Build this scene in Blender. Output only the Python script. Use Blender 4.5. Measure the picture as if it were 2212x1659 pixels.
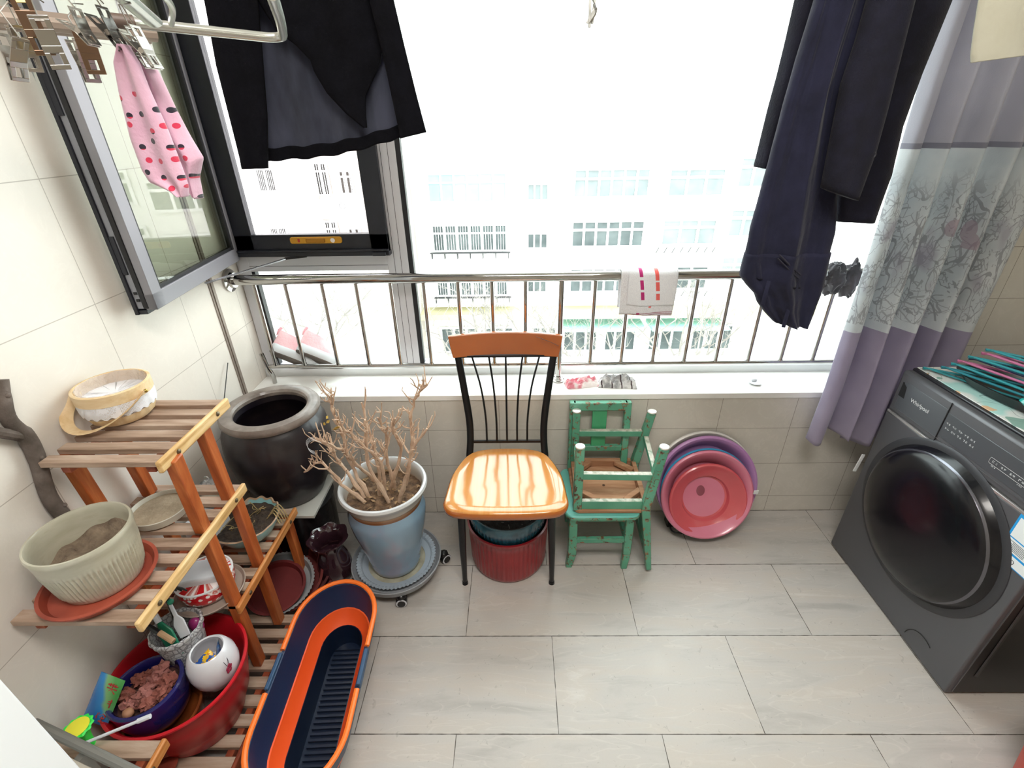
import bpy, math, random
from mathutils import Vector, Matrix, noise
random.seed(7)
S = bpy.context.scene
for o in list(S.objects): bpy.data.objects.remove(o)
COL = S.collection
PI = math.pi

# ------------------------------------------------------------ camera
cd = bpy.data.cameras.new('camera'); cam = bpy.data.objects.new('camera', cd); COL.objects.link(cam)
S.camera = cam
cd.sensor_fit = 'HORIZONTAL'; cd.sensor_width = 36.0
cd.lens = 1031.6 / 2212 * 36.0
cd.clip_start = 0.02; cd.clip_end = 300
CX = Vector((0.9998778, 0.00717103, -0.0138909)); CU = Vector((0.00879511, 0.4765603, 0.87909779)); CF = Vector((-0.01292389, 0.87911254, -0.47643899))
cam.matrix_world = Matrix.Translation((0, 0, 1.5666)) @ Matrix((CX, CU, -CF)).transposed().to_4x4()

# ------------------------------------------------------------ light and exposure
w = bpy.data.worlds.new('overcast_sky'); S.world = w; w.use_nodes = True
wn = w.node_tree; wn.nodes.clear()
wo = wn.nodes.new('ShaderNodeOutputWorld'); bg = wn.nodes.new('ShaderNodeBackground')
bg.inputs[0].default_value = (0.965, 0.97, 1.0, 1); bg.inputs[1].default_value = 6.0
wn.links.new(bg.outputs[0], wo.inputs[0])
S.view_settings.view_transform = 'Standard'; S.view_settings.look = 'None'
S.view_settings.gamma = 1; S.view_settings.use_curve_mapping = False
S.view_settings.exposure = 0.55
S.cycles.max_bounces = 10; S.cycles.diffuse_bounces = 6; S.cycles.glossy_bounces = 4
S.cycles.transmission_bounces = 8; S.cycles.transparent_max_bounces = 16
S.cycles.sample_clamp_indirect = 8.0
S.cycles.use_denoising = True

def area(name, loc, rot, sx, sy, power, col=(1, 1, 1)):
    l = bpy.data.lights.new(name, 'AREA'); l.shape = 'RECTANGLE'; l.size = sx; l.size_y = sy
    l.energy = power; l.color = col
    o = bpy.data.objects.new(name, l); COL.objects.link(o); o.location = loc; o.rotation_euler = rot
    return o
# added fill light, out of view under the ceiling, to brighten the interior
area('fill_light', (0.2, 0.1, 2.56), (0, 0, 0), 0.9, 0.5, 26.0, (1.0, 0.955, 0.89))

# ------------------------------------------------------------ materials
def lin(c):
    if isinstance(c, str):
        c = [int(c[i:i + 2], 16) / 255 for i in (0, 2, 4)]
    return tuple(x / 12.92 if x <= 0.04045 else ((x + 0.055) / 1.055) ** 2.4 for x in c) + (1.0,)
class G:
    """small node graph writer"""
    def __init__(s, name):
        s.m = bpy.data.materials.new(name); s.m.use_nodes = True; s.t = s.m.node_tree
        s.b = s.t.nodes['Principled BSDF']; s.out = s.t.nodes['Material Output']
    def n(s, typ, **k):
        x = s.t.nodes.new(typ)
        for a, v in k.items(): setattr(x, a, v)
        return x
    def l(s, a, b): s.t.links.new(a, b)
    def M(s, op, a, b=None, c=None):
        x = s.n('ShaderNodeMath', operation=op)
        for i, v in enumerate((a, b, c)):
            if v is None: continue
            if isinstance(v, (int, float)): x.inputs[i].default_value = v
            else: s.l(v, x.inputs[i])
        return x.outputs[0]
    def pos(s, obj=False):
        if obj:
            v = s.n('ShaderNodeTexCoord').outputs['Object']
        else: v = s.n('ShaderNodeNewGeometry').outputs['Position']
        x = s.n('ShaderNodeSeparateXYZ'); s.l(v, x.inputs[0]); return v, x.outputs
    def map(s, v, sc=(1, 1, 1), loc=(0, 0, 0)):
        x = s.n('ShaderNodeMapping'); s.l(v, x.inputs[0]); x.inputs['Scale'].default_value = sc; x.inputs['Location'].default_value = loc
        return x.outputs[0]
    def noise(s, v, scale, detail=4, rough=0.55, dist=0):
        x = s.n('ShaderNodeTexNoise'); s.l(v, x.inputs['Vector']); x.inputs['Scale'].default_value = scale
        x.inputs['Detail'].default_value = detail; x.inputs['Roughness'].default_value = rough; x.inputs['Distortion'].default_value = dist
        return x.outputs['Fac']
    def vor(s, v, scale, feat='F1', rnd=1, dim='3D'):
        x = s.n('ShaderNodeTexVoronoi', feature=feat, voronoi_dimensions=dim); s.l(v, x.inputs['Vector']); x.inputs['Scale'].default_value = scale
        x.inputs['Randomness'].default_value = rnd
        return x.outputs['Distance']
    def ramp(s, f, stops, interp='LINEAR'):
        x = s.n('ShaderNodeValToRGB'); s.l(f, x.inputs[0]); e = x.color_ramp; e.interpolation = interp
        while len(e.elements) < len(stops): e.elements.new(0.5)
        for el, (p, c) in zip(e.elements, stops): el.position = p; el.color = lin(c) if not isinstance(c, (int, float)) else (c, c, c, 1)
        return x.outputs[0]
    def mix(s, f, a, b, mode='MIX'):
        x = s.n('ShaderNodeMix', data_type='RGBA', blend_type=mode)
        for i, v in ((0, f), (6, a), (7, b)):
            if isinstance(v, (int, float)): x.inputs[i].default_value = v
            elif isinstance(v, (str, tuple)): x.inputs[i].default_value = lin(v)
            else: s.l(v, x.inputs[i])
        return x.outputs[2]
    def bump(s, h, st=0.2, d=0.01):
        x = s.n('ShaderNodeBump'); s.l(h, x.inputs['Height']); x.inputs['Strength'].default_value = st; x.inputs['Distance'].default_value = d
        s.l(x.outputs[0], s.b.inputs['Normal'])
    def fin(s, col=None, rough=0.5, metal=0, coat=0, spec=None, sheen=0, trans=0, alpha=None, sss=0):
        if col is not None:
            if isinstance(col, (str, tuple)): s.b.inputs['Base Color'].default_value = lin(col)
            else: s.l(col, s.b.inputs['Base Color'])
        if isinstance(rough, (int, float)): s.b.inputs['Roughness'].default_value = rough
        else: s.l(rough, s.b.inputs['Roughness'])
        s.b.inputs['Metallic'].default_value = metal
        s.b.inputs['Coat Weight'].default_value = coat; s.b.inputs['Coat Roughness'].default_value = 0.06
        if spec is not None: s.b.inputs['Specular IOR Level'].default_value = spec
        s.b.inputs['Sheen Weight'].default_value = sheen
        s.b.inputs['Transmission Weight'].default_value = trans
        if alpha is not None: s.b.inputs['Alpha'].default_value = alpha
        return s.m
_mc = {}
def mat(name, col, rough=0.5, metal=0, coat=0, col2=None, ns=8, bs=0, bscale=60, trans=0, sheen=0, spec=None, lo=0.35, hi=0.65, stretch=(1, 1, 1), bd=0.004, alpha=None):
    if name in _mc: return _mc[name]
    g = G(name); v, _ = g.pos(True); c = col
    if col2: c = g.ramp(g.noise(g.map(v, stretch), ns), [(lo, col), (hi, col2)])
    if bs: g.bump(g.noise(g.map(v, stretch), bscale, 3), bs, bd)
    _mc[name] = g.fin(c, rough, metal, coat, spec, sheen, trans, alpha)
    return _mc[name]
def translucent(name, col, col2, fac=0.4, ns=14, stretch=(1, 1, 1), rough=0.9, bs=0.15, bscale=120):
    g = G(name); v, _ = g.pos(True)
    c = g.ramp(g.noise(g.map(v, stretch), ns), [(0.35, col), (0.65, col2)])
    g.bump(g.noise(v, bscale, 2), bs, 0.003); g.fin(c, rough, sheen=0.3)
    t = g.n('ShaderNodeBsdfTranslucent'); g.l(c, t.inputs[0]); mx = g.n('ShaderNodeMixShader'); mx.inputs[0].default_value = fac
    g.l(g.b.outputs[0], mx.inputs[1]); g.l(t.outputs[0], mx.inputs[2]); g.l(mx.outputs[0], g.out.inputs[0])
    return g.m
def glass_pane(name, tint='f2f8f6', refl=0.06, haze=0.0):
    g = G(name); t = g.n('ShaderNodeBsdfTransparent'); t.inputs[0].default_value = lin(tint)
    gl = g.n('ShaderNodeBsdfGlossy'); gl.inputs['Roughness'].default_value = 0.01
    fr = g.n('ShaderNodeFresnel'); fr.inputs[0].default_value = 1.35
    f = g.M('ADD', fr.outputs[0], refl) if refl else fr.outputs[0]
    f = g.M('MULTIPLY', f, g.M('SUBTRACT', 1.0, g.n('ShaderNodeNewGeometry').outputs['Backfacing']))
    mx = g.n('ShaderNodeMixShader'); g.l(f, mx.inputs[0]); g.l(t.outputs[0], mx.inputs[1]); g.l(gl.outputs[0], mx.inputs[2])
    g.l(mx.outputs[0], g.out.inputs[0]); return g.m

# ------------------------------------------------------------ mesh writer
class MB:
    def __init__(s): s.v = []; s.f = []; s.mi = []; s.cur = 0
    def add(s, vs, fs):
        b = len(s.v); s.v += [tuple(v) for v in vs]; s.f += [tuple(b + i for i in f) for f in fs]; s.mi += [s.cur] * len(fs); return s
    def box(s, x0, x1, y0, y1, z0, z1, M=None):
        vs = [Vector((x, y, z)) for x in (x0, x1) for y in (y0, y1) for z in (z0, z1)]
        if M: vs = [M @ v for v in vs]
        return s.add(vs, [(0, 1, 3, 2), (4, 6, 7, 5), (0, 4, 5, 1), (2, 3, 7, 6), (0, 2, 6, 4), (1, 5, 7, 3)])
    def bar(s, a, b, wx, wy, up=(0, 0, 1)):
        a = Vector(a); b = Vector(b); d = (b - a).normalized(); u = Vector(up)
        if abs(d.dot(u)) > 0.95: u = Vector((0, 1, 0))
        x = d.cross(u).normalized(); y = x.cross(d).normalized(); vs = []
        for p in (a, b):
            for i, j in ((-1, -1), (1, -1), (1, 1), (-1, 1)): vs.append(p + x * i * wx / 2 + y * j * wy / 2)
        return s.add(vs, [(3, 2, 1, 0), (4, 5, 6, 7), (0, 1, 5, 4), (1, 2, 6, 5), (2, 3, 7, 6), (3, 0, 4, 7)])
    def tube(s, pts, r, n=8, closed=False, flat=1.0, up=None):
        pts = [Vector(p) for p in pts]; L = len(pts)
        rs = r if isinstance(r, (list, tuple)) else [r] * L
        vs = []; prev = None
        for i, p in enumerate(pts):
            if closed: t = pts[(i + 1) % L] - pts[i - 1]
            else: t = pts[min(i + 1, L - 1)] - pts[max(i - 1, 0)]
            t = t.normalized() if t.length > 1e-9 else Vector((0, 0, 1))
            if prev is None:
                u = Vector(up) if up else (Vector((0, 0, 1)) if abs(t.z) < 0.9 else Vector((0, 1, 0)))
                x = t.cross(u).normalized()
            else:
                x = (prev - t * prev.dot(t)); x = x.normalized() if x.length > 1e-6 else t.orthogonal().normalized()
            prev = x; y = t.cross(x).normalized()
            for k in range(n):
                a = 2 * PI * k / n; vs.append(p + x * math.cos(a) * rs[i] + y * math.sin(a) * rs[i] * flat)
        fs = []
        for i in range(L if closed else L - 1):
            j = (i + 1) % L
            for k in range(n):
                k2 = (k + 1) % n; fs.append((i * n + k, i * n + k2, j * n + k2, j * n + k))
        if not closed: fs.append(tuple(range(n))[::-1]); fs.append(tuple((L - 1) * n + k for k in range(n)))
        return s.add(vs, fs)
    def lathe(s, prof, c=(0, 0, 0), n=40, M=None, sx=1, sy=1, rib=None, wav=None, closed=False):
        """prof: (r,z) list; rib=(count,amp,i0,i1) flutes rows i0..i1"""
        vs = []; c = Vector(c)
        for i, (r, z) in enumerate(prof):
            for k in range(n):
                a = 2 * PI * k / n; rr = r; zz = z
                if rib and rib[2] <= i <= rib[3]: rr = r + rib[1] * math.cos(a * rib[0])
                if wav and i in wav[2]: rr += wav[1] * math.cos(a * wav[0]); zz += (wav[3] if len(wav) > 3 else 0) * math.cos(a * wav[0])
                v = Vector((rr * math.cos(a) * sx, rr * math.sin(a) * sy, zz))
                if M: v = M @ v
                vs.append(v + c)
        fs = []; L = len(prof)
        for i in range(L if closed else L - 1):
            j = (i + 1) % L
            for k in range(n):
                k2 = (k + 1) % n; fs.append((i * n + k, i * n + k2, j * n + k2, j * n + k))
        if not closed:
            if prof[0][0] > 1e-6: fs.append(tuple(range(n))[::-1])
            if prof[-1][0] > 1e-6: fs.append(tuple((L - 1) * n + k for k in range(n)))
        return s.add(vs, fs)
    def grid(s, rows, closed_u=False, flip=False):
        nu = len(rows[0]); vs = [v for r in rows for v in r]; fs = []
        for i in range(len(rows) - 1):
            for k in range(nu if closed_u else nu - 1):
                k2 = (k + 1) % nu; q = (i * nu + k, i * nu + k2, (i + 1) * nu + k2, (i + 1) * nu + k)
                fs.append(q[::-1] if flip else q)
        return s.add(vs, fs)
    def prism(s, poly, h0, h1, ax='z', M=None):
        """polygon (a,b) extruded along axis"""
        def P(a, b, h):
            v = Vector({'z': (a, b, h), 'y': (a, h, b), 'x': (h, a, b)}[ax]); return M @ v if M else v
        n = len(poly); vs = [P(a, b, h0) for a, b in poly] + [P(a, b, h1) for a, b in poly]
        fs = [tuple(range(n))[::-1], tuple(range(n, 2 * n))] + [(i, (i + 1) % n, n + (i + 1) % n, n + i) for i in range(n)]
        return s.add(vs, fs)
    def ball(s, c, r, n=10, sq=(1, 1, 1), jit=0, seed=0):
        c = Vector(c); vs = []; rows = []
        for i in range(n + 1):
            th = PI * i / n; row = []
            for k in range(2 * n):
                a = PI * k / n; d = Vector((math.sin(th) * math.cos(a), math.sin(th) * math.sin(a), math.cos(th)))
                q = 1 + (jit * noise.noise(d * 2.2 + Vector((seed * 7.1, seed * 3.3, 0))) if jit else 0)
                row.append(c + Vector((d.x * sq[0], d.y * sq[1], d.z * sq[2])) * r * q)
            rows.append(row)
        return s.grid(rows, True, True)
    def build(s, name, m, parent=None, org=None, smooth=True, bevel=0, sub=0, ang=35, solid=0, **tags):
        if parent is not None: o0 = ORG[parent.name]
        else: o0 = Vector(org) if org is not None else Vector((0, 0, 0))
        me = bpy.data.meshes.new(name); me.from_pydata([Vector(v) - o0 for v in s.v], [], s.f); me.validate(); me.update()
        ob = bpy.data.objects.new(name, me); COL.objects.link(ob)
        for mm in (m if isinstance(m, (list, tuple)) else [m]): me.materials.append(mm)
        if len(me.materials) > 1 and len(s.mi) == len(me.polygons): me.polygons.foreach_set('material_index', s.mi)
        import bmesh
        bm = bmesh.new(); bm.from_mesh(me); bmesh.ops.recalc_face_normals(bm, faces=bm.faces); bm.to_mesh(me); bm.free()
        if smooth:
            for p in me.polygons: p.use_smooth = True
            if ang < 180:
                try: me.set_sharp_from_angle(angle=math.radians(ang))
                except Exception: pass
        if bevel:
            b = ob.modifiers.new('bevel', 'BEVEL'); b.width = bevel; b.segments = 2; b.limit_method = 'ANGLE'; b.angle_limit = math.radians(40)
        if solid:
            b = ob.modifiers.new('solid', 'SOLIDIFY'); b.thickness = solid; b.offset = 0
        if sub:
            b = ob.modifiers.new('sub', 'SUBSURF'); b.levels = sub; b.render_levels = sub
        if parent is not None: ob.parent = parent
        else: ob.location = o0
        ORG[ob.name] = o0
        for k, v in tags.items(): ob[k] = v
        return ob
ORG = {}
def thing(name, label, cat, loc=(0, 0, 0), group=None):
    o = bpy.data.objects.new(name, None); COL.objects.link(o); o.location = loc; o.empty_display_size = 0.05
    o['label'] = label; o['category'] = cat
    if group: o['group'] = group
    ORG[o.name] = Vector(loc); return o
def dup(root, loc, label=None, rotz=None, group=None):
    r = root.copy(); COL.objects.link(r); r.location = loc; ORG[r.name] = Vector(loc)
    if rotz is not None: r.rotation_euler = (0, 0, rotz)
    if label: r['label'] = label
    if group: r['group'] = group
    for ch in list(root.children):
        c = ch.copy(); COL.objects.link(c); c.parent = r
        for g_ in ch.children: d = g_.copy(); COL.objects.link(d); d.parent = c
    return r
def B(): return MB()
def rotM(axis, deg, c=(0, 0, 0)):
    c = Vector(c); return Matrix.Translation(c) @ Matrix.Rotation(math.radians(deg), 4, axis) @ Matrix.Translation(-c)
def cr(pts, n=6):
    """Catmull-Rom through points"""
    P = [Vector(p) for p in pts]; P = [P[0] * 2 - P[1]] + P + [P[-1] * 2 - P[-2]]; out = []
    for i in range(1, len(P) - 2):
        for k in range(n):
            t = k / n; a, b, c_, d = P[i - 1:i + 3]
            out.append(0.5 * ((2 * b) + (c_ - a) * t + (2 * a - 5 * b + 4 * c_ - d) * t * t + (3 * b - a - 3 * c_ + d) * t ** 3))
    return out + [P[-2]]
def sheet(L, R, y0, f, nz=40, nu=40, th=0.004, slab=None):
    """hanging cloth between the left edge L and right edge R ((x,z) top to bottom); f(u,t,x,z)->y offset. slab: extra thickness at the middle"""
    def at(E, t):
        q = t * (len(E) - 1); i = min(int(q), len(E) - 2); q -= i
        return (E[i][0] * (1 - q) + E[i + 1][0] * q, E[i][1] * (1 - q) + E[i + 1][1] * q)
    b = MB(); fr = []; bk = []
    for i in range(nz + 1):
        t = i / nz; l = at(L, t); r = at(R, t); a = []; c = []
        for k in range(nu + 1):
            u = k / nu; x = l[0] * (1 - u) + r[0] * u; z = l[1] * (1 - u) + r[1] * u
            y = y0 + f(u, t, x, z); d = th + (slab * math.sqrt(max(0, 1 - (2 * u - 1) ** 2)) if slab else 0)
            a.append((x, y - d / 2, z)); c.append((x, y + d / 2, z))
        fr.append(a); bk.append(c)
    b.grid(fr, flip=True); b.grid(bk)
    n1 = nu + 1; o2 = (nz + 1) * n1
    rim = [(0, k) for k in range(n1)] + [(i, nu) for i in range(1, nz + 1)] + [(nz, k) for k in range(nu - 1, -1, -1)] + [(i, 0) for i in range(nz - 1, 0, -1)]
    for q in range(len(rim)):
        p = rim[q]; p2 = rim[(q + 1) % len(rim)]; i1 = p[0] * n1 + p[1]; i2 = p2[0] * n1 + p2[1]
        b.f.append((i1, i2, o2 + i2, o2 + i1)); b.mi.append(0)
    return b
# ============================================================ SETTING
XL = -1.096; YW = 1.657; YB = 1.90; ZS = 0.62; XR = 1.95; ZC = 2.6; YR = -2.2
def structure(ob): ob['kind'] = 'structure'; return ob
# floor tiles 600 x 305, half-bond
g = G('floor_tile'); v, p = g.pos()
row = g.M('FLOOR', g.M('DIVIDE', g.M('SUBTRACT', 1.3503, p[1]), 0.3051))
sh = g.M('MULTIPLY', g.M('FLOORED_MODULO', row, 2.0), 0.3005)
fx = g.M('FRACT', g.M('DIVIDE', g.M('ADD', g.M('ADD', p[0], 6.1902), sh), 0.6))
fy = g.M('FRACT', g.M('DIVIDE', g.M('SUBTRACT', 7.4523, p[1]), 0.3051))
ex = g.M('MINIMUM', fx, g.M('SUBTRACT', 1.0, fx)); ey = g.M('MINIMUM', fy, g.M('SUBTRACT', 1.0, fy))
wob = g.M('MULTIPLY', g.noise(v, 25, 2), 0.0028)
seam = g.M('MAXIMUM', g.M('LESS_THAN', g.M('MULTIPLY', ex, 0.6), g.M('SUBTRACT', wob, 0.0004)), g.M('LESS_THAN', g.M('MULTIPLY', ey, 0.3051), g.M('SUBTRACT', wob, 0.0002)))
tid = g.M('MULTIPLY', g.M('ADD', g.M('MULTIPLY', row, 3.7), g.M('FLOOR', g.M('DIVIDE', g.M('ADD', g.M('ADD', p[0], 6.1902), sh), 0.6))), 1.31)
cv = g.n('ShaderNodeCombineXYZ'); g.l(g.M('MULTIPLY', p[0], 0.9), cv.inputs[0]); g.l(g.M('MULTIPLY', p[1], 4.5), cv.inputs[1]); g.l(tid, cv.inputs[2])
veins = g.noise(cv.outputs[0], 2.4, 6, 0.6, 0.6)
c1 = g.ramp(veins, [(0.3, 'a9a5a1'), (0.46, 'b9b5b1'), (0.6, 'bcb5ae'), (0.75, 'c8c4c0')])
streak = g.ramp(g.noise(cv.outputs[0], 3.1, 2, 0.4, 1.6), [(0.485, 0.0), (0.5, 1.0), (0.515, 0.0)])
c1 = g.mix(g.M('MULTIPLY', streak, 0.22), c1, 'd8d3cc')
c1 = g.mix(g.M('MULTIPLY', g.noise(v, 160, 3, 0.7), 0.16), c1, '8d867d')
scr = g.ramp(g.noise(v, 46, 3, 0.5, 1.5), [(0.30, 1.0), (0.325, 0.0)])
c1 = g.mix(g.M('MULTIPLY', scr, 0.25), c1, '77716a')
c1 = g.mix(seam, c1, '4c463f'); g.bump(g.M('SUBTRACT', 1.0, seam), 0.4, 0.002)
FLOORM = g.fin(c1, g.ramp(g.noise(v, 9, 3), [(0.3, 0.28), (0.7, 0.42)]), spec=0.45)
structure(B().box(-1.3, 2.6, YR, YW + 0.02, -0.12, 0).build('floor', FLOORM, smooth=False))

def wall_tile(name, ua, u0, du, v0, dv, cA, cB, line, wdt=0.0011, rough=0.3):
    g = G(name); v, p = g.pos()
    fa = g.M('FRACT', g.M('DIVIDE', g.M('SUBTRACT', p[ua], u0 - 20 * du), du)); fb = g.M('FRACT', g.M('DIVIDE', g.M('SUBTRACT', p[2], v0 - 20 * dv), dv))
    ea = g.M('MULTIPLY', g.M('MINIMUM', fa, g.M('SUBTRACT', 1.0, fa)), du); eb = g.M('MULTIPLY', g.M('MINIMUM', fb, g.M('SUBTRACT', 1.0, fb)), dv)
    s = g.M('LESS_THAN', g.M('MINIMUM', ea, eb), wdt)
    c = g.ramp(g.noise(g.map(v, (1, 1, 1)), 3.5, 6, 0.6), [(0.3, cA), (0.7, cB)])
    c = g.mix(g.M('MULTIPLY', g.ramp(g.noise(v, 9, 5, 0.65, 1.0), [(0.47, 0.0), (0.5, 1.0), (0.53, 0.0)]), 0.12), c, 'efe9df')
    c = g.mix(s, c, line); g.bump(g.M('SUBTRACT', 1.0, s), 0.3, 0.0015)
    return g.fin(c, rough, spec=0.4)
LWM = wall_tile('cream_wall_tile', 1, 1.18, 0.31, 0.873, 0.3, 'dcd4ca', 'e2dbd2', 'b5aca1')
FWM = wall_tile('grey_wall_tile', 0, 0.8201, 0.2997, 0.2688, 0.1823, 'c8c3ba', 'd0cbc3', '857e74', 0.0009)
structure(B().box(XL - 0.12, XL, YR, YB + 0.1, -0.12, ZC).build('wall_left', LWM, smooth=False))
structure(B().box(XL - 0.1, XR + 0.1, YW, YW + 0.23, -0.12, 0.60).build('wall_front', FWM, smooth=False))
structure(B().box(XR, XR + 0.12, YR, YB + 0.1, -0.12, ZC).build('wall_right', wall_tile('cream_tile_shaded', 1, 1.18, 0.31, 0.873, 0.3, 'b9b2a4', 'c2bcae', '8d867b'), smooth=False))  # the cream wall tile again, darker: its shade is put into the colour
structure(B().box(XL - 0.12, XR + 0.12, YR, YB + 0.1, ZC, ZC + 0.1).build('ceiling', mat('white_paint', 'e9e7e2', 0.8), smooth=False))
wb = B(); wb.box(XL - 0.12, XR + 0.12, YR - 0.1, YR, -0.12, ZC)
structure(wb.build('wall_back', mat('warm_paint', 'e6e1d6', 0.8), smooth=False))
structure(B().box(1.452, XR, YW + 0.002, YB + 0.1, 0.60, ZC).build('wall_pier', FWM, smooth=False))
# lintel above the window
structure(B().box(XL, XR, 1.70, YB + 0.1, 2.28, ZC).build('wall_lintel', mat('white_paint', 'e9e7e2', 0.8), smooth=False))
WHITE_SILL = mat('white_stone', 'e8e7e3', 0.25, col2='f0efec', ns=6)
structure(B().box(XL, 1.452, YW - 0.004, 1.855, 0.596, ZS).build('trim_sill', WHITE_SILL, bevel=0.002))
structure(B().box(XL, 1.452, 1.838, 1.93, ZS - 0.02, 0.652).build('trim_sill_step', mat('white_pvc', 'e6e8ea', 0.35), bevel=0.002))
structure(B().box(XL, XR, 1.72, 1.96, -0.12, 0.6).build('wall_outer', mat('render_wall', 'cfcbc4', 0.9), smooth=False))
structure(B().box(XL, XL + 0.006, YW - 0.002, YW + 0.012, 0.3, 2.6).box(XL, XL + 0.003, YW - 0.012, YW + 0.014, 0.3, 2.6).build('trim_corner', mat('brushed_trim', '8c7f76', 0.45, 0.3), smooth=False))
structure(B().box(XL, XL + 0.003, YW - 0.004, YW + 0.004, 0.0, 0.3).build('trim_corner_low', mat('brushed_trim', '8c7f76', 0.45, 0.3), smooth=False))

# window
ALU = mat('silver_aluminium_lit', 'cfced3', 0.45, 0.15, bs=0.04, bscale=200); ALS = mat('silver_aluminium_shaded', '8b8a90', 0.45, 0.2, bs=0.04, bscale=200)  # same silver metal; frame lightened, sash darkened, light put into the colour
NAVY = mat('dark_window_frame', '1d1f28', 0.38, 0.1, bs=0.05, bscale=160)
RUB = mat('black_rubber', '17171b', 0.55)
wr = thing('window_1', 'wide balcony window in silver frame with fixed panes and screened sash', 'window', (0, 1.87, 0.65)); wr['kind'] = 'structure'
Yf, Yk = 1.85, 1.905
f = B()
f.box(-1.092, -1.045, Yf, Yk, 0.65, 2.28)                                     # left stile
f.box(-0.503, -0.422, Yf, Yk, 0.65, 2.28)                                     # mullion
f.box(-1.045, -0.503, Yf, Yk, 1.075, 1.142)                                   # transom
f.box(-1.045, 1.42, Yf, Yk, 0.645, 0.668); f.box(-1.045, 1.45, Yf, Yk, 2.24, 2.28)
f.box(1.40, 1.45, Yf, Yk, 0.65, 2.28)
f.build('window_frame', ALU, wr, bevel=0.0015)
f = B()
for x in (-0.476, -0.450): f.box(x, x + 0.0015, Yf - 0.0005, Yf + 0.001, 0.66, 2.24)
f.box(-1.045, -0.503, Yf - 0.0005, Yf + 0.001, 1.095, 1.0965)
f.build('frame_groove', RUB, wr, smooth=False)
f = B(); f.box(-0.422, -0.404, Yf + 0.004, Yf + 0.03, 0.668, 2.24); f.box(-1.045, -1.032, Yf + 0.004, Yf + 0.03, 0.668, 1.075)
f.build('gasket', RUB, wr, smooth=False)
GL = glass_pane('window_glass', 'eef5f3', 0.0)
for nm, x0, x1, z0, z1 in (('pane', -1.04, -0.503, 0.66, 1.08), ('pane', -0.424, 1.41, 0.66, 2.25)):
    B().box(x0, x1, 1.875, 1.879, z0, z1).build(nm, GL, wr, smooth=False)
# dark screened sash (closed)
f = B(); X0, X1, Z0, Z1 = -1.064, -0.484, 1.140, 2.25
for a in ((X0, X0 + 0.070, Z0, Z1), (X1 - 0.068, X1, Z0, Z1), (X0, X1, Z0, Z0 + 0.078), (X0, X1, Z1 - 0.07, Z1)):
    f.box(a[0], a[1], 1.828, 1.862, a[2], a[3])
f.box(X0 - 0.018, X0, 1.82, 1.862, Z0, Z1); f.box(X0 - 0.01, X1 + 0.004, 1.816, 1.85, Z0 - 0.001, Z0 + 0.016)
f.box(X0, X1, 1.812, 1.83, Z0 + 0.016, Z0 + 0.024); f.box(X1 - 0.06, X1 - 0.01, 1.806, 1.83, Z0 + 0.0, Z0 + 0.014)
f.build('screen_sash', NAVY, wr, bevel=0.002)
g = G('insect_mesh'); v, p = g.pos(); tr = g.n('ShaderNodeBsdfTransparent')
fx = g.M('FRACT', g.M('MULTIPLY', p[0], 500.0)); fz = g.M('FRACT', g.M('MULTIPLY', p[2], 500.0))
k = g.M('MAXIMUM', g.M('LESS_THAN', fx, 0.10), g.M('LESS_THAN', fz, 0.10)); g.fin('6b6b70', 0.5, 0.4)
mx = g.n('ShaderNodeMixShader'); g.l(k, mx.inputs[0]); g.l(tr.outputs[0], mx.inputs[1]); g.l(g.b.outputs[0], mx.inputs[2]); g.l(mx.outputs[0], g.out.inputs[0])
B().box(X0 + 0.06, X1 - 0.06, 1.844, 1.845, Z0 + 0.06, Z1 - 0.06).build('insect_screen', g.m, wr, smooth=False)
GOLD = mat('gold_plate', 'c9932e', 0.3, 0.55)
def roundrect(x0, x1, z0, z1, r, n=5):
    P = []
    for cx_, cz_, a0 in ((x1 - r, z1 - r, 0), (x0 + r, z1 - r, 90), (x0 + r, z0 + r, 180), (x1 - r, z0 + r, 270)):
        for i in range(n + 1):
            a = math.radians(a0 + 90 * i / n); P.append((cx_ + r * math.cos(a), cz_ + r * math.sin(a)))
    return P
lk = B().prism(roundrect(-0.850, -0.655, 1.186, 1.210, 0.008), 1.822, 1.829, 'y').build('lock_plate', GOLD, wr, bevel=0.001)
B().prism(roundrect(-0.790, -0.718, 1.189, 1.207, 0.006), 1.817, 1.823, 'y').build('lock_slider', mat('gold_dark', 'a8741c', 0.35, 0.5), lk, bevel=0.002)
B().tube([(-0.688, 1.824, 1.198), (-0.688, 1.818, 1.198)], 0.0085, 16).build('keyhole', mat('chrome', 'd8d8d8', 0.12, 1.0), lk)
B().box(-0.820, -0.813, 1.820, 1.823, 1.192, 1.204).build('red_mark', mat('red_paint', 'b3261e', 0.5), lk, smooth=False)

# opened inner sash, hinged beside the left wall
sa = thing('casement_sash', 'open silver and black casement sash swung inward along the cream wall', 'window sash', (-1.05, 1.82, 1.13))
A0 = Vector((-1.058, 1.825, 0)); A1 = Vector((-1.002, 1.262, 0)); U = (A1 - A0).normalized(); LN = (A1 - A0).length; N = Vector((-U.y, U.x, 0))
if N.x < 0: N = -N
N = Vector((abs(U.y), U.x * 1.0, 0)).normalized()
SM = Matrix(((U.x, N.x, 0, A0.x), (U.y, N.y, 0, A0.y), (0, 0, 1, 0), (0, 0, 0, 1)))   # local u along sash, n toward the room
zt, zb = 2.22, 1.128
f = B()
f.box(0, 0.022, -0.030, 0, zb, zt, SM); f.box(LN - 0.045, LN, -0.022, 0, zb, zt, SM); f.box(0, LN, -0.030, 0, zb, zb + 0.045, SM); f.box(0, LN, -0.03, 0, zt - 0.04, zt, SM)
f.build('sash_frame', ALS, sa, bevel=0.0015)
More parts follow.
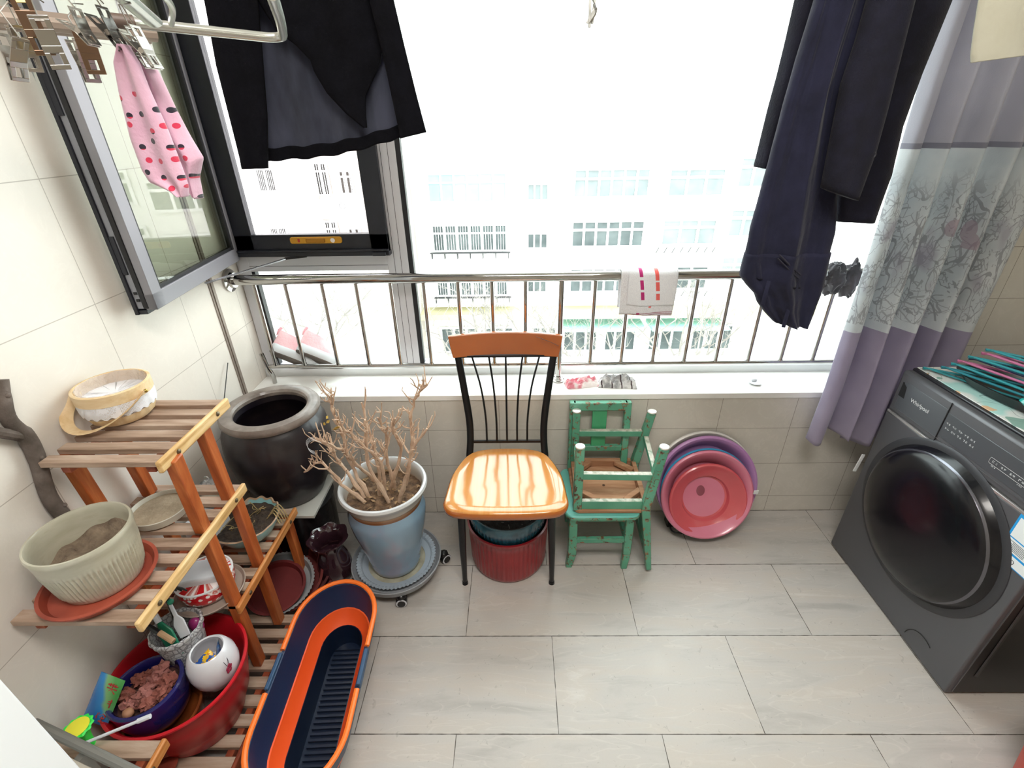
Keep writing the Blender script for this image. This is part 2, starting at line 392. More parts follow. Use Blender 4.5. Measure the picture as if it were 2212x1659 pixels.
f = B(); f.box(0.022, 0.034, -0.018, -0.003, zb + 0.045, zt - 0.04, SM); f.box(LN - 0.055, LN - 0.045, -0.018, -0.004, zb + 0.045, zt - 0.04, SM)
f.box(0.022, LN - 0.045, -0.018, -0.006, zb + 0.045, zb + 0.055, SM)
f.box(LN - 0.004, LN + 0.003, -0.034, -0.022, zb + 0.005, zt, SM)
f.build('sash_gasket', RUB, sa, smooth=False)
f = B(); f.box(LN - 0.035, LN - 0.001, -0.052, -0.034, zb + 0.004, zt, SM)
f.build('edge_profile', mat('grey_profile', '8f9097', 0.4, 0.5), sa, bevel=0.001)
f = B(); f.box(LN - 0.05, LN + 0.004, -0.062, -0.052, zb - 0.012, zt, SM); f.box(0, LN, -0.062, -0.03, zb - 0.012, zb, SM)
f.box(LN - 0.002, LN + 0.003, -0.052, -0.040, zb + 0.10, zb + 0.20, SM); f.box(LN - 0.002, LN + 0.003, -0.056, -0.04, 1.60, 1.79, SM)
f.build('outer_profile', NAVY, sa, bevel=0.001)
f = B()
for z in (zb + 0.045, zb + 0.025): f.box(LN - 0.001, LN + 0.002, -0.046, -0.038, z, z + 0.007, SM)
f.build('lock_slot', RUB, sa, smooth=False)
B().box(0.03, LN - 0.05, -0.013, -0.008, zb + 0.05, zt - 0.04, SM).build('sash_glass', glass_pane('sash_glass_mat', 'e8ece6', 0.08), sa, smooth=False)
g0 = B(); g0.tube([SM @ Vector((LN - 0.03, -0.062, 1.70)), SM @ Vector((LN - 0.03, -0.10, 1.70))], 0.011, 12)
g0.tube(cr([SM @ Vector((LN - 0.03, -0.10, 1.72)), SM @ Vector((LN - 0.03, -0.105, 1.66)), SM @ Vector((LN - 0.025, -0.108, 1.56))], 5), 0.013, 10, flat=0.6)
g0.build('sash_handle', mat('pale_grey_plastic', 'bfc1bd', 0.4), sa)
st = B(); st.bar((-0.87, 1.82, 1.134), (-1.04, 1.55, 1.118), 0.012, 0.004); st.build('friction_stay', mat('steel', 'cfcfd2', 0.25, 0.9), sa, smooth=False)
B().bar((-0.80, 1.825, 1.139), (-0.88, 1.81, 1.134), 0.016, 0.006).build('stay_clip', RUB, sa, smooth=False)

# sliding-door jamb beside the camera
dj = thing('door_1', 'white door jamb standing nearest the camera at the end of the plant stand', 'door', (-0.9, 0.36, 0)); dj['kind'] = 'structure'
JW = mat('door_white', 'd9dbe0', 0.45)
B().box(XL, -0.737, 0.32, 0.372, 0.0, 2.3).build('door_jamb', JW, dj, bevel=0.002)
B().box(-0.740, -0.712, 0.308, 0.378, 0.0, 2.3).build('door_stop', mat('door_white_edge', 'eceef1', 0.35), dj, bevel=0.003)
# ============================================================ RAILING
STEEL = mat('polished_steel', 'b4b2af', 0.07, 1.0)
rl = thing('balcony_railing', 'polished steel balustrade standing on the white window sill', 'railing', (0.168, 1.774, ZS))
YRL = 1.774
tr = B().tube([(x, YRL, 1.064) for x in (-1.085, -0.4, 0.3, 1.0, 1.45)], 0.0195, 24).build('top_rail', STEEL, rl)
B().lathe([(0.0, 0), (0.043, 0), (0.043, 0.008), (0.030, 0.013), (0.028, 0.024), (0.0, 0.024)], (0, 0, 0), 28, Matrix.Translation((XL, YRL, 1.064)) @ Matrix.Rotation(PI / 2, 4, 'Y')).build('wall_flange', STEEL, rl)
B().tube([(-1.035, YRL, 0.698), (1.45, YRL, 0.698)], 0.009, 14).build('bottom_rail', STEEL, rl)
for x in (-0.745, -0.615, -0.484, -0.357, -0.226, -0.097, 0.031, 0.296, 0.423, 0.552, 0.681, 0.810, 0.942, 1.074, 1.204, 1.335, -0.885, -1.005):
    B().tube([(x, YRL, 0.70), (x, YRL, 1.05)], 0.0078, 12).tube([(x, YRL, 0.705), (x, YRL, 0.712)], 0.0095, 12).build('baluster', STEEL, rl)
B().tube([(0.168, YRL, ZS), (0.168, YRL, 1.05)], 0.0115, 16).build('post', STEEL, rl)
B().lathe([(0, 0), (0.027, 0), (0.026, 0.006), (0.021, 0.008), (0.020, 0.015), (0.016, 0.017), (0.015, 0.024), (0.0, 0.025)], (0.168, YRL, ZS), 28).build('post_flange', STEEL, rl)
B().tube(cr([(-1.05, YRL - 0.005, 0.76), (-1.04, YRL - 0.004, 0.70), (-1.03, YRL, 0.655), (-1.03, YRL, ZS)], 5), 0.009, 12).build('foot', STEEL, rl)

# ============================================================ PLANT STAND
def wood(name, a, b, c, axis=0, rough=0.5, coat=0, sc=1.0):
    g = G(name); v, p = g.pos(True); st = [14, 14, 14]; st[axis] = 1.6
    nz_ = g.noise(g.map(v, tuple(st)), 3.2 * sc, 6, 0.6, 0.4)
    col = g.ramp(nz_, [(0.28, a), (0.5, b), (0.72, c)])
    col = g.mix(g.M('MULTIPLY', g.noise(g.map(v, (5, 5, 5)), 2.0, 3), 0.25), col, a)
    g.bump(nz_, 0.12, 0.002); return g.fin(col, rough, coat=coat)
SLAT = wood('weathered_slat', '7d6450', 'a98f7c', 'c2ad9b', 0, 0.75)
POSTW = wood('varnished_post', '8a3f1c', 'b05a2a', 'c7763f', 2, 0.42)
RAILW = wood('pale_end_rail', 'a87a3e', 'd9b47c', 'e8cfa2', 1, 0.5)
RAILO = wood('orange_end_rail', 'a4602c', 'bf7a3e', 'd29a5e', 1, 0.5)
UNDER = wood('red_batten', '6e2a17', '8e4125', 'a55837', 1, 0.6)
ST = thing('plant_stand', 'tiered slatted wooden plant stand with red-brown posts along the cream wall', 'plant stand', (-0.94, 0.9, 0))
SCREW = mat('aged_screw', '6d604c', 0.4, 0.8)
def shelf(z, y0, y1, n, xr, rail, xl=-1.083, tilt=0):
    pitch = (y1 - y0) / n
    b = B()
    for i in range(n):
        a = y0 + i * pitch; b.box(xl, xr - 0.012, a + 0.002, a + pitch * 0.64, z - 0.014, z)
    sh_ = b.build('slatted_shelf', SLAT, ST, bevel=0.0015)
    B().box(xr - 0.012, xr, y0 - 0.006, y1 - pitch * 0.3, z - 0.026, z + 0.004).build('end_rail', rail, sh_, bevel=0.004)
    for xb in (xr - 0.05, xl + 0.035): B().box(xb, xb + 0.02, y0 + 0.01, y1 - 0.02, z - 0.034, z - 0.014).build('batten', UNDER, sh_, bevel=0.001)
    for yy in (y0 + 0.055, y1 - 0.075):
        B().lathe([(0, 0.0045), (0.003, 0.004), (0.006, 0.002), (0.0065, 0)], (0, 0, 0), 12, Matrix.Translation((xr, yy, z - 0.010)) @ Matrix.Rotation(PI / 2, 4, 'Y')).build('screw', SCREW, sh_)
    return sh_
ZT = (0.927, 0.655, 0.375, 0.085)
shelf(ZT[0], 0.832, 1.125, 6, -0.783, RAILW, -1.060)
shelf(ZT[1], 0.640, 1.100, 9, -0.800, RAILW)
shelf(ZT[2], 0.885, 1.300, 8, -0.795, RAILO)
shelf(ZT[3], 0.40, 1.09, 13, -0.755, UNDER)
shelf(0.325, 0.30, 0.595, 5, -0.822, RAILO)
for x0, y0, z0, z1, ly in ((-0.822, 0.905, ZT[1], ZT[0] - 0.014, -0.035), (-0.822, 1.03, ZT[1] - 0.02, ZT[0] - 0.014, -0.012), (-0.825, 0.903, ZT[3], ZT[1] - 0.014, 0), (-0.825, 1.045, ZT[3], ZT[1] - 0.02, 0),
                           (-1.055, 0.905, ZT[1], ZT[0] - 0.014, -0.02), (-1.055, 1.045, ZT[1], ZT[0] - 0.014, -0.02), (-1.058, 0.903, ZT[3], ZT[1] - 0.014, 0), (-1.058, 1.045, ZT[3], ZT[1] - 0.02, 0)):
    B().bar((x0, y0, z0), (x0 + (0.035 if (ly < -0.03) else 0.008), y0 + ly, z1), 0.026, 0.032, (0, 1, 0)).build('post', POSTW, ST, bevel=0.003)
for x0, y0, zt_ in ((-0.80, 0.45, 0.31), (-1.06, 0.45, 0.31), (-1.06, 1.24, 0.36), (-0.83, 1.26, 0.36)):
    B().bar((x0, y0, 0.0), (x0, y0, zt_), 0.026, 0.032, (0, 1, 0)).build('post', POSTW, ST, bevel=0.003)
for y0 in (0.46, 1.0):
    for x0 in (-1.05, -0.78): B().box(x0 - 0.013, x0 + 0.013, y0 - 0.016, y0 + 0.016, 0, ZT[3] - 0.03).build('foot', POSTW, ST, bevel=0.002)

# ---- basket on the top shelf
bc = Vector((-1.006, 1.03, ZT[0])); BS_ = 0.80; ba = thing('wicker_basket', 'pale chipwood basket with white lace band and lowered handle', 'basket', bc)
CHIP = wood('chipwood', 'c9a878', 'dcc096', 'e8d3ae', 2, 0.6)
def weave_basket():
    b = B(); n = 96; prof = [(r_ * BS_, z_ * 0.95) for r_, z_ in ((0.0, 0.003), (0.072, 0.003), (0.084, 0.012), (0.092, 0.03), (0.096, 0.055), (0.097, 0.085), (0.094, 0.085), (0.092, 0.055), (0.088, 0.03), (0.078, 0.014), (0.0, 0.012))]
    vs = []
    b.lathe(prof, bc, n, rib=(16, 0.0014, 2, 4)); return b
weave_basket().build('basket_body', CHIP, ba)
hp = wood('chipwood_hoop', 'cfae7f', 'e2c69b', 'ecd9b6', 0, 0.55)
B().lathe([(r_ * BS_, z_ * 0.95) for r_, z_ in ((0.0975, 0.068), (0.1015, 0.07), (0.1015, 0.098), (0.0975, 0.1), (0.094, 0.1), (0.0925, 0.096), (0.0925, 0.070))], bc, 64, closed=True).build('rim_hoop', hp, ba)
g = G('lace'); v, p = g.pos(True); an = g.M('ARCTAN2', p[1], p[0])
cvx = g.n('ShaderNodeCombineXYZ'); g.l(g.M('MULTIPLY', an, 0.1), cvx.inputs[0]); g.l(p[2], cvx.inputs[1])
hol = g.M('LESS_THAN', g.vor(cvx.outputs[0], 260, 'F1', 0.35, '2D'), 0.26)
hol = g.M('MULTIPLY', hol, g.M('GREATER_THAN', g.noise(cvx.outputs[0], 40, 1), 0.44))
g.fin('ecebef', 0.9); tb = g.n('ShaderNodeBsdfTransparent'); mx = g.n('ShaderNodeMixShader'); g.l(hol, mx.inputs[0]); g.l(g.b.outputs[0], mx.inputs[1]); g.l(tb.outputs[0], mx.inputs[2]); g.l(mx.outputs[0], g.out.inputs[0])
B().lathe([(r_ * BS_, z_ * 0.95) for r_, z_ in ((0.0975, 0.036), (0.0993, 0.045), (0.1, 0.056), (0.1, 0.070))], bc, 160, wav=(22, 0.0, (0,), 0.003)).build('lace_band', g.m, ba, solid=0.001)
h1 = Vector((0.098, -0.030, 0.075)); pts = []
for i in range(25):
    a = PI * i / 24; pts.append(bc + Vector((0.084 * math.cos(a) + 0.002, -0.012 - 0.085 * math.sin(a), 0.078 - 0.066 * math.sin(a))) + Vector((-0.030 * math.sin(a), 0, 0)))
B().tube(pts, 0.013, 8, flat=0.14, up=(0.5, 0.7, 0.2)).build('handle', CHIP, ba)
for sgn in (1, -1): B().ball(bc + Vector((0.090 * sgn, -0.012, 0.078)), 0.005, 6).build('rivet', mat('brass', 'b79a55', 0.25, 0.9), ba)
g = G('clear_film'); g.fin('e9e4e4', 0.12, spec=0.9); v, p = g.pos(True); g.bump(g.noise(v, 38, 3, 0.6, 2.0), 1.0, 0.01)
tb = g.n('ShaderNodeBsdfTransparent'); mx = g.n('ShaderNodeMixShader'); mx.inputs[0].default_value = 0.55; g.l(g.b.outputs[0], mx.inputs[1]); g.l(tb.outputs[0], mx.inputs[2]); g.l(mx.outputs[0], g.out.inputs[0])
FILM = g.m
rows = []
for i, (r, z) in enumerate([(0.091, 0.1), (0.088, 0.085), (0.086, 0.06), (0.08, 0.035), (0.05, 0.022), (0.0, 0.02)]):
    r *= BS_; z *= 0.95
    rows.append([bc + Vector((math.cos(a) * r, math.sin(a) * r, z + 0.004 * noise.noise(Vector((math.cos(a) * 3, math.sin(a) * 3, i))))) * 1.0 + Vector((math.cos(a), math.sin(a), 0)) * 0.004 * noise.noise(Vector((math.cos(a) * 4, math.sin(a) * 4, i * 2))) for a in [2 * PI * k / 60 for k in range(60)]])
B().grid(rows, True).build('film_liner', FILM, ba)

# ---- large ribbed cream pot in its terracotta saucer on the second shelf
pc = Vector((-0.954, 0.738, ZT[1])); PS_ = 0.775
TERRA = mat('terracotta', '8b3a2c', 0.5, col2='a34c38', ns=10)
sc_ = B(); sc_.lathe([(0, 0), (0.088, 0.0), (0.100, 0.005), (0.109, 0.020), (0.112, 0.022), (0.112, 0.025), (0.105, 0.025), (0.096, 0.009), (0.0, 0.006)], pc, 64)
sc_.build('plant_saucer', TERRA, org=pc, label='terracotta-red plastic saucer under the large ribbed cream pot', category='saucer')
pp = pc + Vector((-0.002, 0.012, 0.007)); RP = thing('ribbed_pot', 'large wide cream pot with vertical ribs and dried mud on the middle tier', 'plant pot', pp)
g = G('cream_glaze'); v, p = g.pos(True)
g.bump(g.noise(v, 90, 2), 0.08, 0.001)
CREAMG = g.fin(g.ramp(g.noise(g.map(v, (1, 1, 3)), 12), [(0.3, 'a9a48f'), (0.6, 'b8b4a2'), (0.8, 'a39a80')]), 0.28, coat=0.4)
prof = [(0.0, 0.0), (0.092, 0.0), (0.098, 0.004), (0.101, 0.012), (0.104, 0.018), (0.107, 0.03), (0.111, 0.05), (0.114, 0.066), (0.116, 0.074), (0.1175, 0.079), (0.119, 0.09), (0.121, 0.106), (0.124, 0.112), (0.1245, 0.118), (0.122, 0.122), (0.117, 0.122), (0.114, 0.118), (0.112, 0.105), (0.108, 0.07), (0.104, 0.045), (0.0, 0.043)]
prof = [(r_ * PS_, z_ * 1.18) for r_, z_ in prof]; B().lathe(prof, pp, 420, rib=(66, 0.0019, 4, 8)).build('pot_body', CREAMG, RP, ang=60)
MUD = mat('dried_mud', '5d4e41', 0.95, col2='8d7c69', ns=22, bs=1.0, bscale=60, bd=0.012)
rows = []
for i in range(9):
    r = 0.11 * PS_ * (1 - i / 8)
    rows.append([pp + Vector((math.cos(a) * r, math.sin(a) * r, 0.072 + 0.010 * noise.noise(Vector((math.cos(a) * r * 30, math.sin(a) * r * 30, 1))) + (0.028 * max(0, math.cos(a - 1.2)) ** 1.2 * (r / (0.11 * PS_)) ** 3))) for a in [2 * PI * k / 60 for k in range(60)]])
B().grid(rows, True, True).build('dried_mud', MUD, RP)

# ---- shallow dish with sandy silt
dc = Vector((-0.964, 0.960, ZT[1])); DS_ = 0.78; DI = thing('shallow_dish', 'round off-white dish holding dry silt behind the large ribbed pot', 'dish', dc)
B().lathe([(r_ * DS_, z_) for r_, z_ in ((0, 0), (0.066, 0.0), (0.085, 0.006), (0.091, 0.024), (0.092, 0.027), (0.089, 0.028), (0.086, 0.025), (0.083, 0.012), (0, 0.008))], dc, 56).build('dish_body', mat('offwhite_glaze', 'b9b4a6', 0.4, col2='c9c5b8', ns=14), DI)
B().lathe([(0.085 * DS_, 0.017), (0.06 * DS_, 0.0165), (0.03, 0.018), (0, 0.017)], dc, 40).build('silt', mat('silt', '8f7f69', 0.95, col2='a6967f', ns=30, bs=0.5, bscale=90), DI)

# ---- forked branch leaning on the wall
br = B()
BX = -1.078
br.tube(cr([(BX + 0.004, 0.85, 0.657), (BX + 0.002, 0.84, 0.74), (BX, 0.832, 0.83), (BX, 0.853, 0.93), (BX, 0.856, 0.985), (BX, 0.845, 1.04), (BX, 0.872, 1.115)], 6), [0.016] * 6 + [0.0155] * 12 + [0.0165] * 8 + [0.014] * 8 + [0.0125] * 3, 12)
br.tube(cr([(BX, 0.852, 0.985), (BX + 0.004, 0.80, 1.035), (BX + 0.01, 0.76, 1.075), (BX + 0.018, 0.70, 1.15), (BX + 0.02, 0.64, 1.2)], 6), 0.0112, 10)
for px_, py_, pz_ in ((BX + 0.012, 0.858, 1.085), (BX + 0.015, 0.85, 0.93), (BX + 0.014, 0.84, 0.80), (BX + 0.016, 0.842, 0.76)): br.ball((px_, py_, pz_), 0.0055, 5)
br.build('forked_branch', mat('grey_bark', '4a4038', 0.85, col2='6b5f58', ns=20, bs=0.7, bscale=60, bd=0.004), org=(BX, 0.85, 0.657), label='bare forked tree branch standing against the wall behind the top tier', category='branch')

# ---- third tier: bonsai bowl, red flowered cup, can, white box
bb = Vector((-0.896, 1.16, ZT[2])); BB = thing('bonsai_bowl', 'scalloped turquoise and lilac bowl of dark soil with withered shoots', 'plant pot', bb)
g = G('aqua_lilac_glaze'); v, p = g.pos(True)
AQ = g.fin(g.ramp(g.M('ADD', g.noise(v, 9, 2), g.M('MULTIPLY', p[0], 2.2)), [(0.30, '8d8290'), (0.45, 'a69a8c'), (0.55, '7fb0b4'), (0.75, '8fc3c8')]), 0.4, coat=0.3)
prof = [(0, 0), (0.05, 0), (0.062, 0.004), (0.088, 0.024), (0.104, 0.048), (0.110, 0.062), (0.112, 0.066), (0.107, 0.067), (0.104, 0.060), (0.098, 0.046), (0, 0.044)]
MB_ = B(); MB_.lathe(prof, bb, 120, sx=0.88, sy=0.95, wav=(16, 0.0025, (5, 6, 7), 0.003)); MB_.build('bowl_body', AQ, BB)
B().lathe([(0.1085, 0.063), (0.113, 0.068), (0.108, 0.070), (0.105, 0.065)], bb, 120, sx=0.88, sy=0.95, wav=(16, 0.0025, (0, 1, 2, 3), 0.003), closed=True).build('bowl_rim', mat('tan_glaze', 'a88c72', 0.5), BB)
SOIL = mat('dark_soil', '2e2621', 0.95, col2='4a3d33', ns=60, bs=1.0, bscale=120, bd=0.008)
def disc(c, r, z, amp, n=28, m=10, sx=1, sy=1, seed=0, fr=45):
    rows = []
    for i in range(m + 1):
        rr = r * (1 - i / m)
        rows.append([Vector(c) + Vector((math.cos(a) * rr * sx, math.sin(a) * rr * sy, z + amp * noise.noise(Vector((math.cos(a) * rr * fr, math.sin(a) * rr * fr, seed))))) for a in [2 * PI * k / n for k in range(n)]])
    return B().grid(rows, True, True)
disc(bb, 0.104, 0.053, 0.006, 60, 20, 0.88, 0.95).build('soil', SOIL, BB)
random.seed(3); sh_ = B()
for i in range(15):
    a = random.uniform(0, 2 * PI); r = random.uniform(0.02, 0.095); q = bb + Vector((math.cos(a) * r * 0.86, math.sin(a) * r, 0.055)); pts = [q]
    d = Vector((random.uniform(-1, 1), random.uniform(-1, 1), 0.8)) * 0.014
    for j in range(4): pts.append(pts[-1] + d + Vector((random.uniform(-1, 1), random.uniform(-1, 1), -0.35 * j)) * 0.009)
    sh_.tube(cr(pts, 3), 0.0013, 5)
for k in range(5): sh_.tube(cr([bb + Vector((0.06, 0.06 - k * 0.012, 0.058)), bb + Vector((0.085, 0.055 - k * 0.01, 0.08)), bb + Vector((0.105, 0.045 - k * 0.012, 0.062)), bb + Vector((0.112, 0.04 - k * 0.012, 0.03 + 0.006 * k))], 4), 0.0016, 5)
sh_.build('withered_shoots', mat('straw', 'b09a6b', 0.9, col2='8d7a4e'), BB)

tc = Vector((-0.905, 0.935, ZT[2])); 
B().lathe([(0, 0), (0.07, 0.0), (0.088, 0.004), (0.094, 0.014), (0.091, 0.015), (0.084, 0.008), (0, 0.006)], tc, 48).build('cup_saucer', mat('tan_saucer', '8f7f73', 0.45, col2='a2948a'), org=tc, label='brownish shallow saucer beneath the red floral enamel bowl', category='saucer')
tb_ = tc + Vector((0, 0, 0.007)); TP = thing('enamel_bowl', 'red enamel bowl with white blossoms under the middle tier', 'bowl', tb_)
g = G('red_floral'); v, p = g.pos(True); an = g.M('ARCTAN2', p[1], p[0]); cvx = g.n('ShaderNodeCombineXYZ'); g.l(g.M('MULTIPLY', an, 0.07), cvx.inputs[0]); g.l(p[2], cvx.inputs[1])
d1 = g.vor(cvx.outputs[0], 52, 'F1', 0.7, '2D'); wv = g.M('ADD', d1, g.M('MULTIPLY', g.noise(cvx.outputs[0], 160, 2), 0.25))
c = g.ramp(wv, [(0.30, 'eee6e2'), (0.36, 'e8dcd8'), (0.38, 'c01a22')], 'CONSTANT')
c = g.mix(g.M('LESS_THAN', g.vor(g.map(cvx.outputs[0], (1, 1, 1), (0.05, 0, 0)), 16, 'F1', 0.2, '2D'), 0.3), c, g.ramp(g.noise(cvx.outputs[0], 90, 3), [(0.45, 'f1e6e4'), (0.55, 'c4695f')]))
RF = g.fin(c, 0.2, coat=0.6)
B().lathe([(0, 0), (0.045, 0), (0.062, 0.008), (0.072, 0.025), (0.075, 0.045), (0.074, 0.062), (0.071, 0.064)], tb_, 60).build('bowl_body', RF, TP)
B().lathe([(0.073, 0.061), (0.0755, 0.063), (0.0755, 0.066), (0.071, 0.067), (0.066, 0.055), (0.05, 0.03), (0, 0.025)], tb_, 60).build('bowl_rim', mat('white_enamel', 'dfe0e2', 0.15, coat=0.5), TP)
wl = tb_ + Vector((0.0, 0.0, 0.055)); WB = B()
WB.box(-0.055, 0.05, -0.035, 0.045, 0, 0.028, Matrix.Translation(wl) @ Matrix.Rotation(0.25, 4, 'Z')); WB.build('white_packet', mat('white_card', 'd7d8dc', 0.6), org=wl, bevel=0.006, label='white folded packet lying in the red floral enamel bowl', category='packet')
wb2 = Vector((-0.965, 1.09, ZT[2]))
B().box(-0.05, 0.045, -0.045, 0.04, 0, 0.10, Matrix.Translation(wb2 + Vector((-0.04, 0.045, 0))) @ Matrix.Rotation(-0.1, 4, 'Z')).build('white_carton', mat('white_card', 'd7d8dc', 0.6), org=wb2, bevel=0.002, label='plain white carton standing beneath the middle tier beside the soil bowl', category='carton')
cn = Vector((-1.025, 1.225, ZT[2])); CA = thing('drink_can', 'opened silver drink can with raised ring pull behind the middle tier', 'can', cn)
B().lathe([(0, 0), (0.026, 0), (0.033, 0.01), (0.033, 0.15), (0.0315, 0.158), (0.027, 0.165), (0.0265, 0.169), (0.025, 0.169), (0.0245, 0.164), (0, 0.164)], cn, 40).build('can_body', mat('can_aluminium', 'c7c8c9', 0.22, 0.85), CA)
B().lathe([(0.0332, 0.118), (0.0334, 0.12), (0.0334, 0.142), (0.0332, 0.144)], cn, 40).build('can_print', mat('can_label', 'd8d3c2', 0.3, 0.2), CA)
B().tube([cn + Vector((-0.008 + 0.009 * math.cos(a), 0.006, 0.177 + 0.011 * math.sin(a))) for a in [2 * PI * k / 14 for k in range(14)]], 0.0015, 6, closed=True).build('ring_pull', mat('can_aluminium', 'c7c8c9', 0.22, 0.85), CA)

# ---- red basin on the bottom tier and everything in it
rb = Vector((-0.918, 0.752, ZT[3])); RS_ = 0.875
prof = [(0, 0), (0.12, 0.0), (0.128, 0.006), (0.150, 0.07), (0.155, 0.085), (0.160, 0.09), (0.178, 0.18), (0.188, 0.238), (0.194, 0.245), (0.1935, 0.25), (0.186, 0.251), (0.181, 0.245), (0.171, 0.18), (0.146, 0.08), (0.118, 0.012), (0, 0.01)]
prof = [(r_ * RS_, z_ * 0.86) for r_, z_ in prof]; B().lathe(prof, rb, 80).build('red_basin', mat('red_plastic', 'b01620', 0.32, col2='bd1a26', ns=5, spec=0.5), org=rb, label='large red plastic basin crowded with pots on the bottom tier', category='basin')
soilb = disc(rb, 0.125, 0.055, 0.012, 48, 10, seed=4, fr=30); soilb.build('loose_grit', mat('grey_grit', '6e645c', 0.95, col2='8b8078', ns=30, bs=0.8, bscale=80, bd=0.006), org=rb, label='grey grit covering the floor of the red basin', category='grit', kind='stuff')
zr = rb.z + 0.062
bro = Vector((-0.930, 0.680, zr))
B().lathe([(r_ * 0.82, z_) for r_, z_ in ((0, 0), (0.075, 0), (0.088, 0.012), (0.1, 0.05), (0.104, 0.085), (0.108, 0.088), (0.108, 0.094), (0.101, 0.095), (0.098, 0.085), (0.092, 0.045), (0, 0.02))], bro, 64).build('brown_pot', mat('brown_glaze', '6b3518', 0.2, coat=0.7, col2='85451f', ns=8), org=bro, label='glazed brown pot nested underneath the cobalt bowl of red rocks', category='plant pot')
blu = Vector((-0.955, 0.695, zr + 0.0)); LS_ = 0.86; BL = thing('cobalt_bowl', 'cobalt-blue glazed bowl filled with red lava rocks in the basin', 'plant pot', blu + Vector((0, 0, 0.055)))
b0 = blu + Vector((0, 0, 0.055))
B().lathe([(r_ * LS_, z_ * 1.05) for r_, z_ in ((0, 0), (0.05, 0), (0.07, 0.01), (0.088, 0.035), (0.096, 0.07), (0.0965, 0.1), (0.0985, 0.110), (0.0980, 0.117), (0.094, 0.1205), (0.088, 0.120), (0.0845, 0.115), (0.084, 0.1), (0.082, 0.07), (0, 0.05))], b0, 72).build('bowl_body', mat('cobalt_glaze', '1a1a55', 0.12, coat=0.8, col2='23236a', ns=6), BL)
LAVA = mat('lava_rock', '7a4238', 0.95, col2='9d6054', ns=30, bs=1.0, bscale=90, bd=0.006)
LAVB = mat('pink_lava_rock', '935a52', 0.95, col2='a8716a', ns=30, bs=0.9, bscale=90, bd=0.006)
rk = [(0.012, 0.052, 0.112, 0.021, 'topmost craggy red lava rock at the rear of the cobalt bowl'), (0.045, 0.022, 0.106, 0.024, 'largest blocky red lava rock near the bowl rim beside the white vase'),
      (-0.045, 0.030, 0.102, 0.018, 'craggy lava rock under the rim nearest the wall in the cobalt bowl'), (0.006, 0.022, 0.104, 0.021, 'deep red lava rock in the middle of the cobalt bowl'), (-0.022, 0.022, 0.1, 0.014, 'small dull lava rock wedged left of the middle rock'),
      (-0.050, -0.018, 0.104, 0.022, 'pink-brown lava rock resting on the wall side of the cobalt bowl'), (0.004, -0.018, 0.106, 0.021, 'upright red lava rock standing before the middle rock'), (0.052, -0.012, 0.106, 0.019, 'pitted pinkish lava rock against the rim nearest the floor'),
      (0.028, -0.042, 0.106, 0.019, 'glinting pale pink lava rock at the front of the cobalt bowl'), (-0.022, -0.045, 0.102, 0.017, 'small dark lava rock near the front of the cobalt bowl'), (-0.01, -0.066, 0.104, 0.014, 'smooth rounded tan pebble at the front of the cobalt bowl'), (-0.03, 0.05, 0.096, 0.013, 'tiny lava chip beside the topmost rock')]
for i, (x, y, z, r, lb) in enumerate(rk):
    b = B(); c_ = b0 + Vector((x * LS_, y * LS_, z)); b.ball(c_ + Vector((0, 0, 0.006)), r * 0.86, 10, sq=(1.1, 0.95, 0.9), jit=(0.85 if i != 10 else 0.1), seed=i + 1)
    b.build('lava_rock' if i != 10 else 'pebble', (LAVA if i % 3 else LAVB) if i != 10 else mat('tan_pebble', 'a8795c', 0.6), org=c_, ang=(25 if i != 10 else 180), label=lb, category='rock', group='rocks in the cobalt bowl')
disc(b0, 0.072, 0.085, 0.008, 40, 8).build('rock_bed', mat('rock_bed', '3a2520', 0.95, col2='5a3a33', ns=60, bs=1, bscale=90), BL)

wv_ = Vector((-0.828, 0.768, zr + 0.09)); VS_ = 0.93; WV = thing('round_vase', 'round white ceramic vase with sachets inside and painted crimson flower', 'vase', wv_)
WG = mat('white_ceramic', 'd3d2d8', 0.15, coat=0.5)
B().lathe([(r_ * VS_, z_ * VS_) for r_, z_ in ((0, 0.0), (0.035, 0), (0.050, 0.012), (0.062, 0.04), (0.066, 0.07), (0.063, 0.1), (0.053, 0.125), (0.046, 0.133), (0.043, 0.135), (0.040, 0.132), (0.047, 0.12), (0.056, 0.09), (0.055, 0.05), (0, 0.02))], wv_, 56).build('vase_body', WG, WV)
fl = B(); c_ = wv_ + Vector((0.059, -0.024, 0.083))
for a in range(5): fl.ball(c_ + Vector((0.0015, 0.007 * math.cos(a * 1.257), 0.008 * math.sin(a * 1.257))), 0.0058, 5, sq=(0.35, 1, 1))
fl.build('painted_flower', mat('crimson_paint', '8a2740', 0.3), WV)
sg = B(); sg.tube(cr([c_ + Vector((-0.001, 0.006, 0.010)), c_ + Vector((-0.004, 0.012, 0.018)), c_ + Vector((-0.010, 0.016, 0.026))], 3), 0.0008, 4).tube([c_ + Vector((-0.002, 0.0, 0.01)), c_ + Vector((-0.006, 0.0, 0.024))], 0.0008, 4)
sg.build('painted_stem', mat('ink', '2b2430', 0.4), WV)
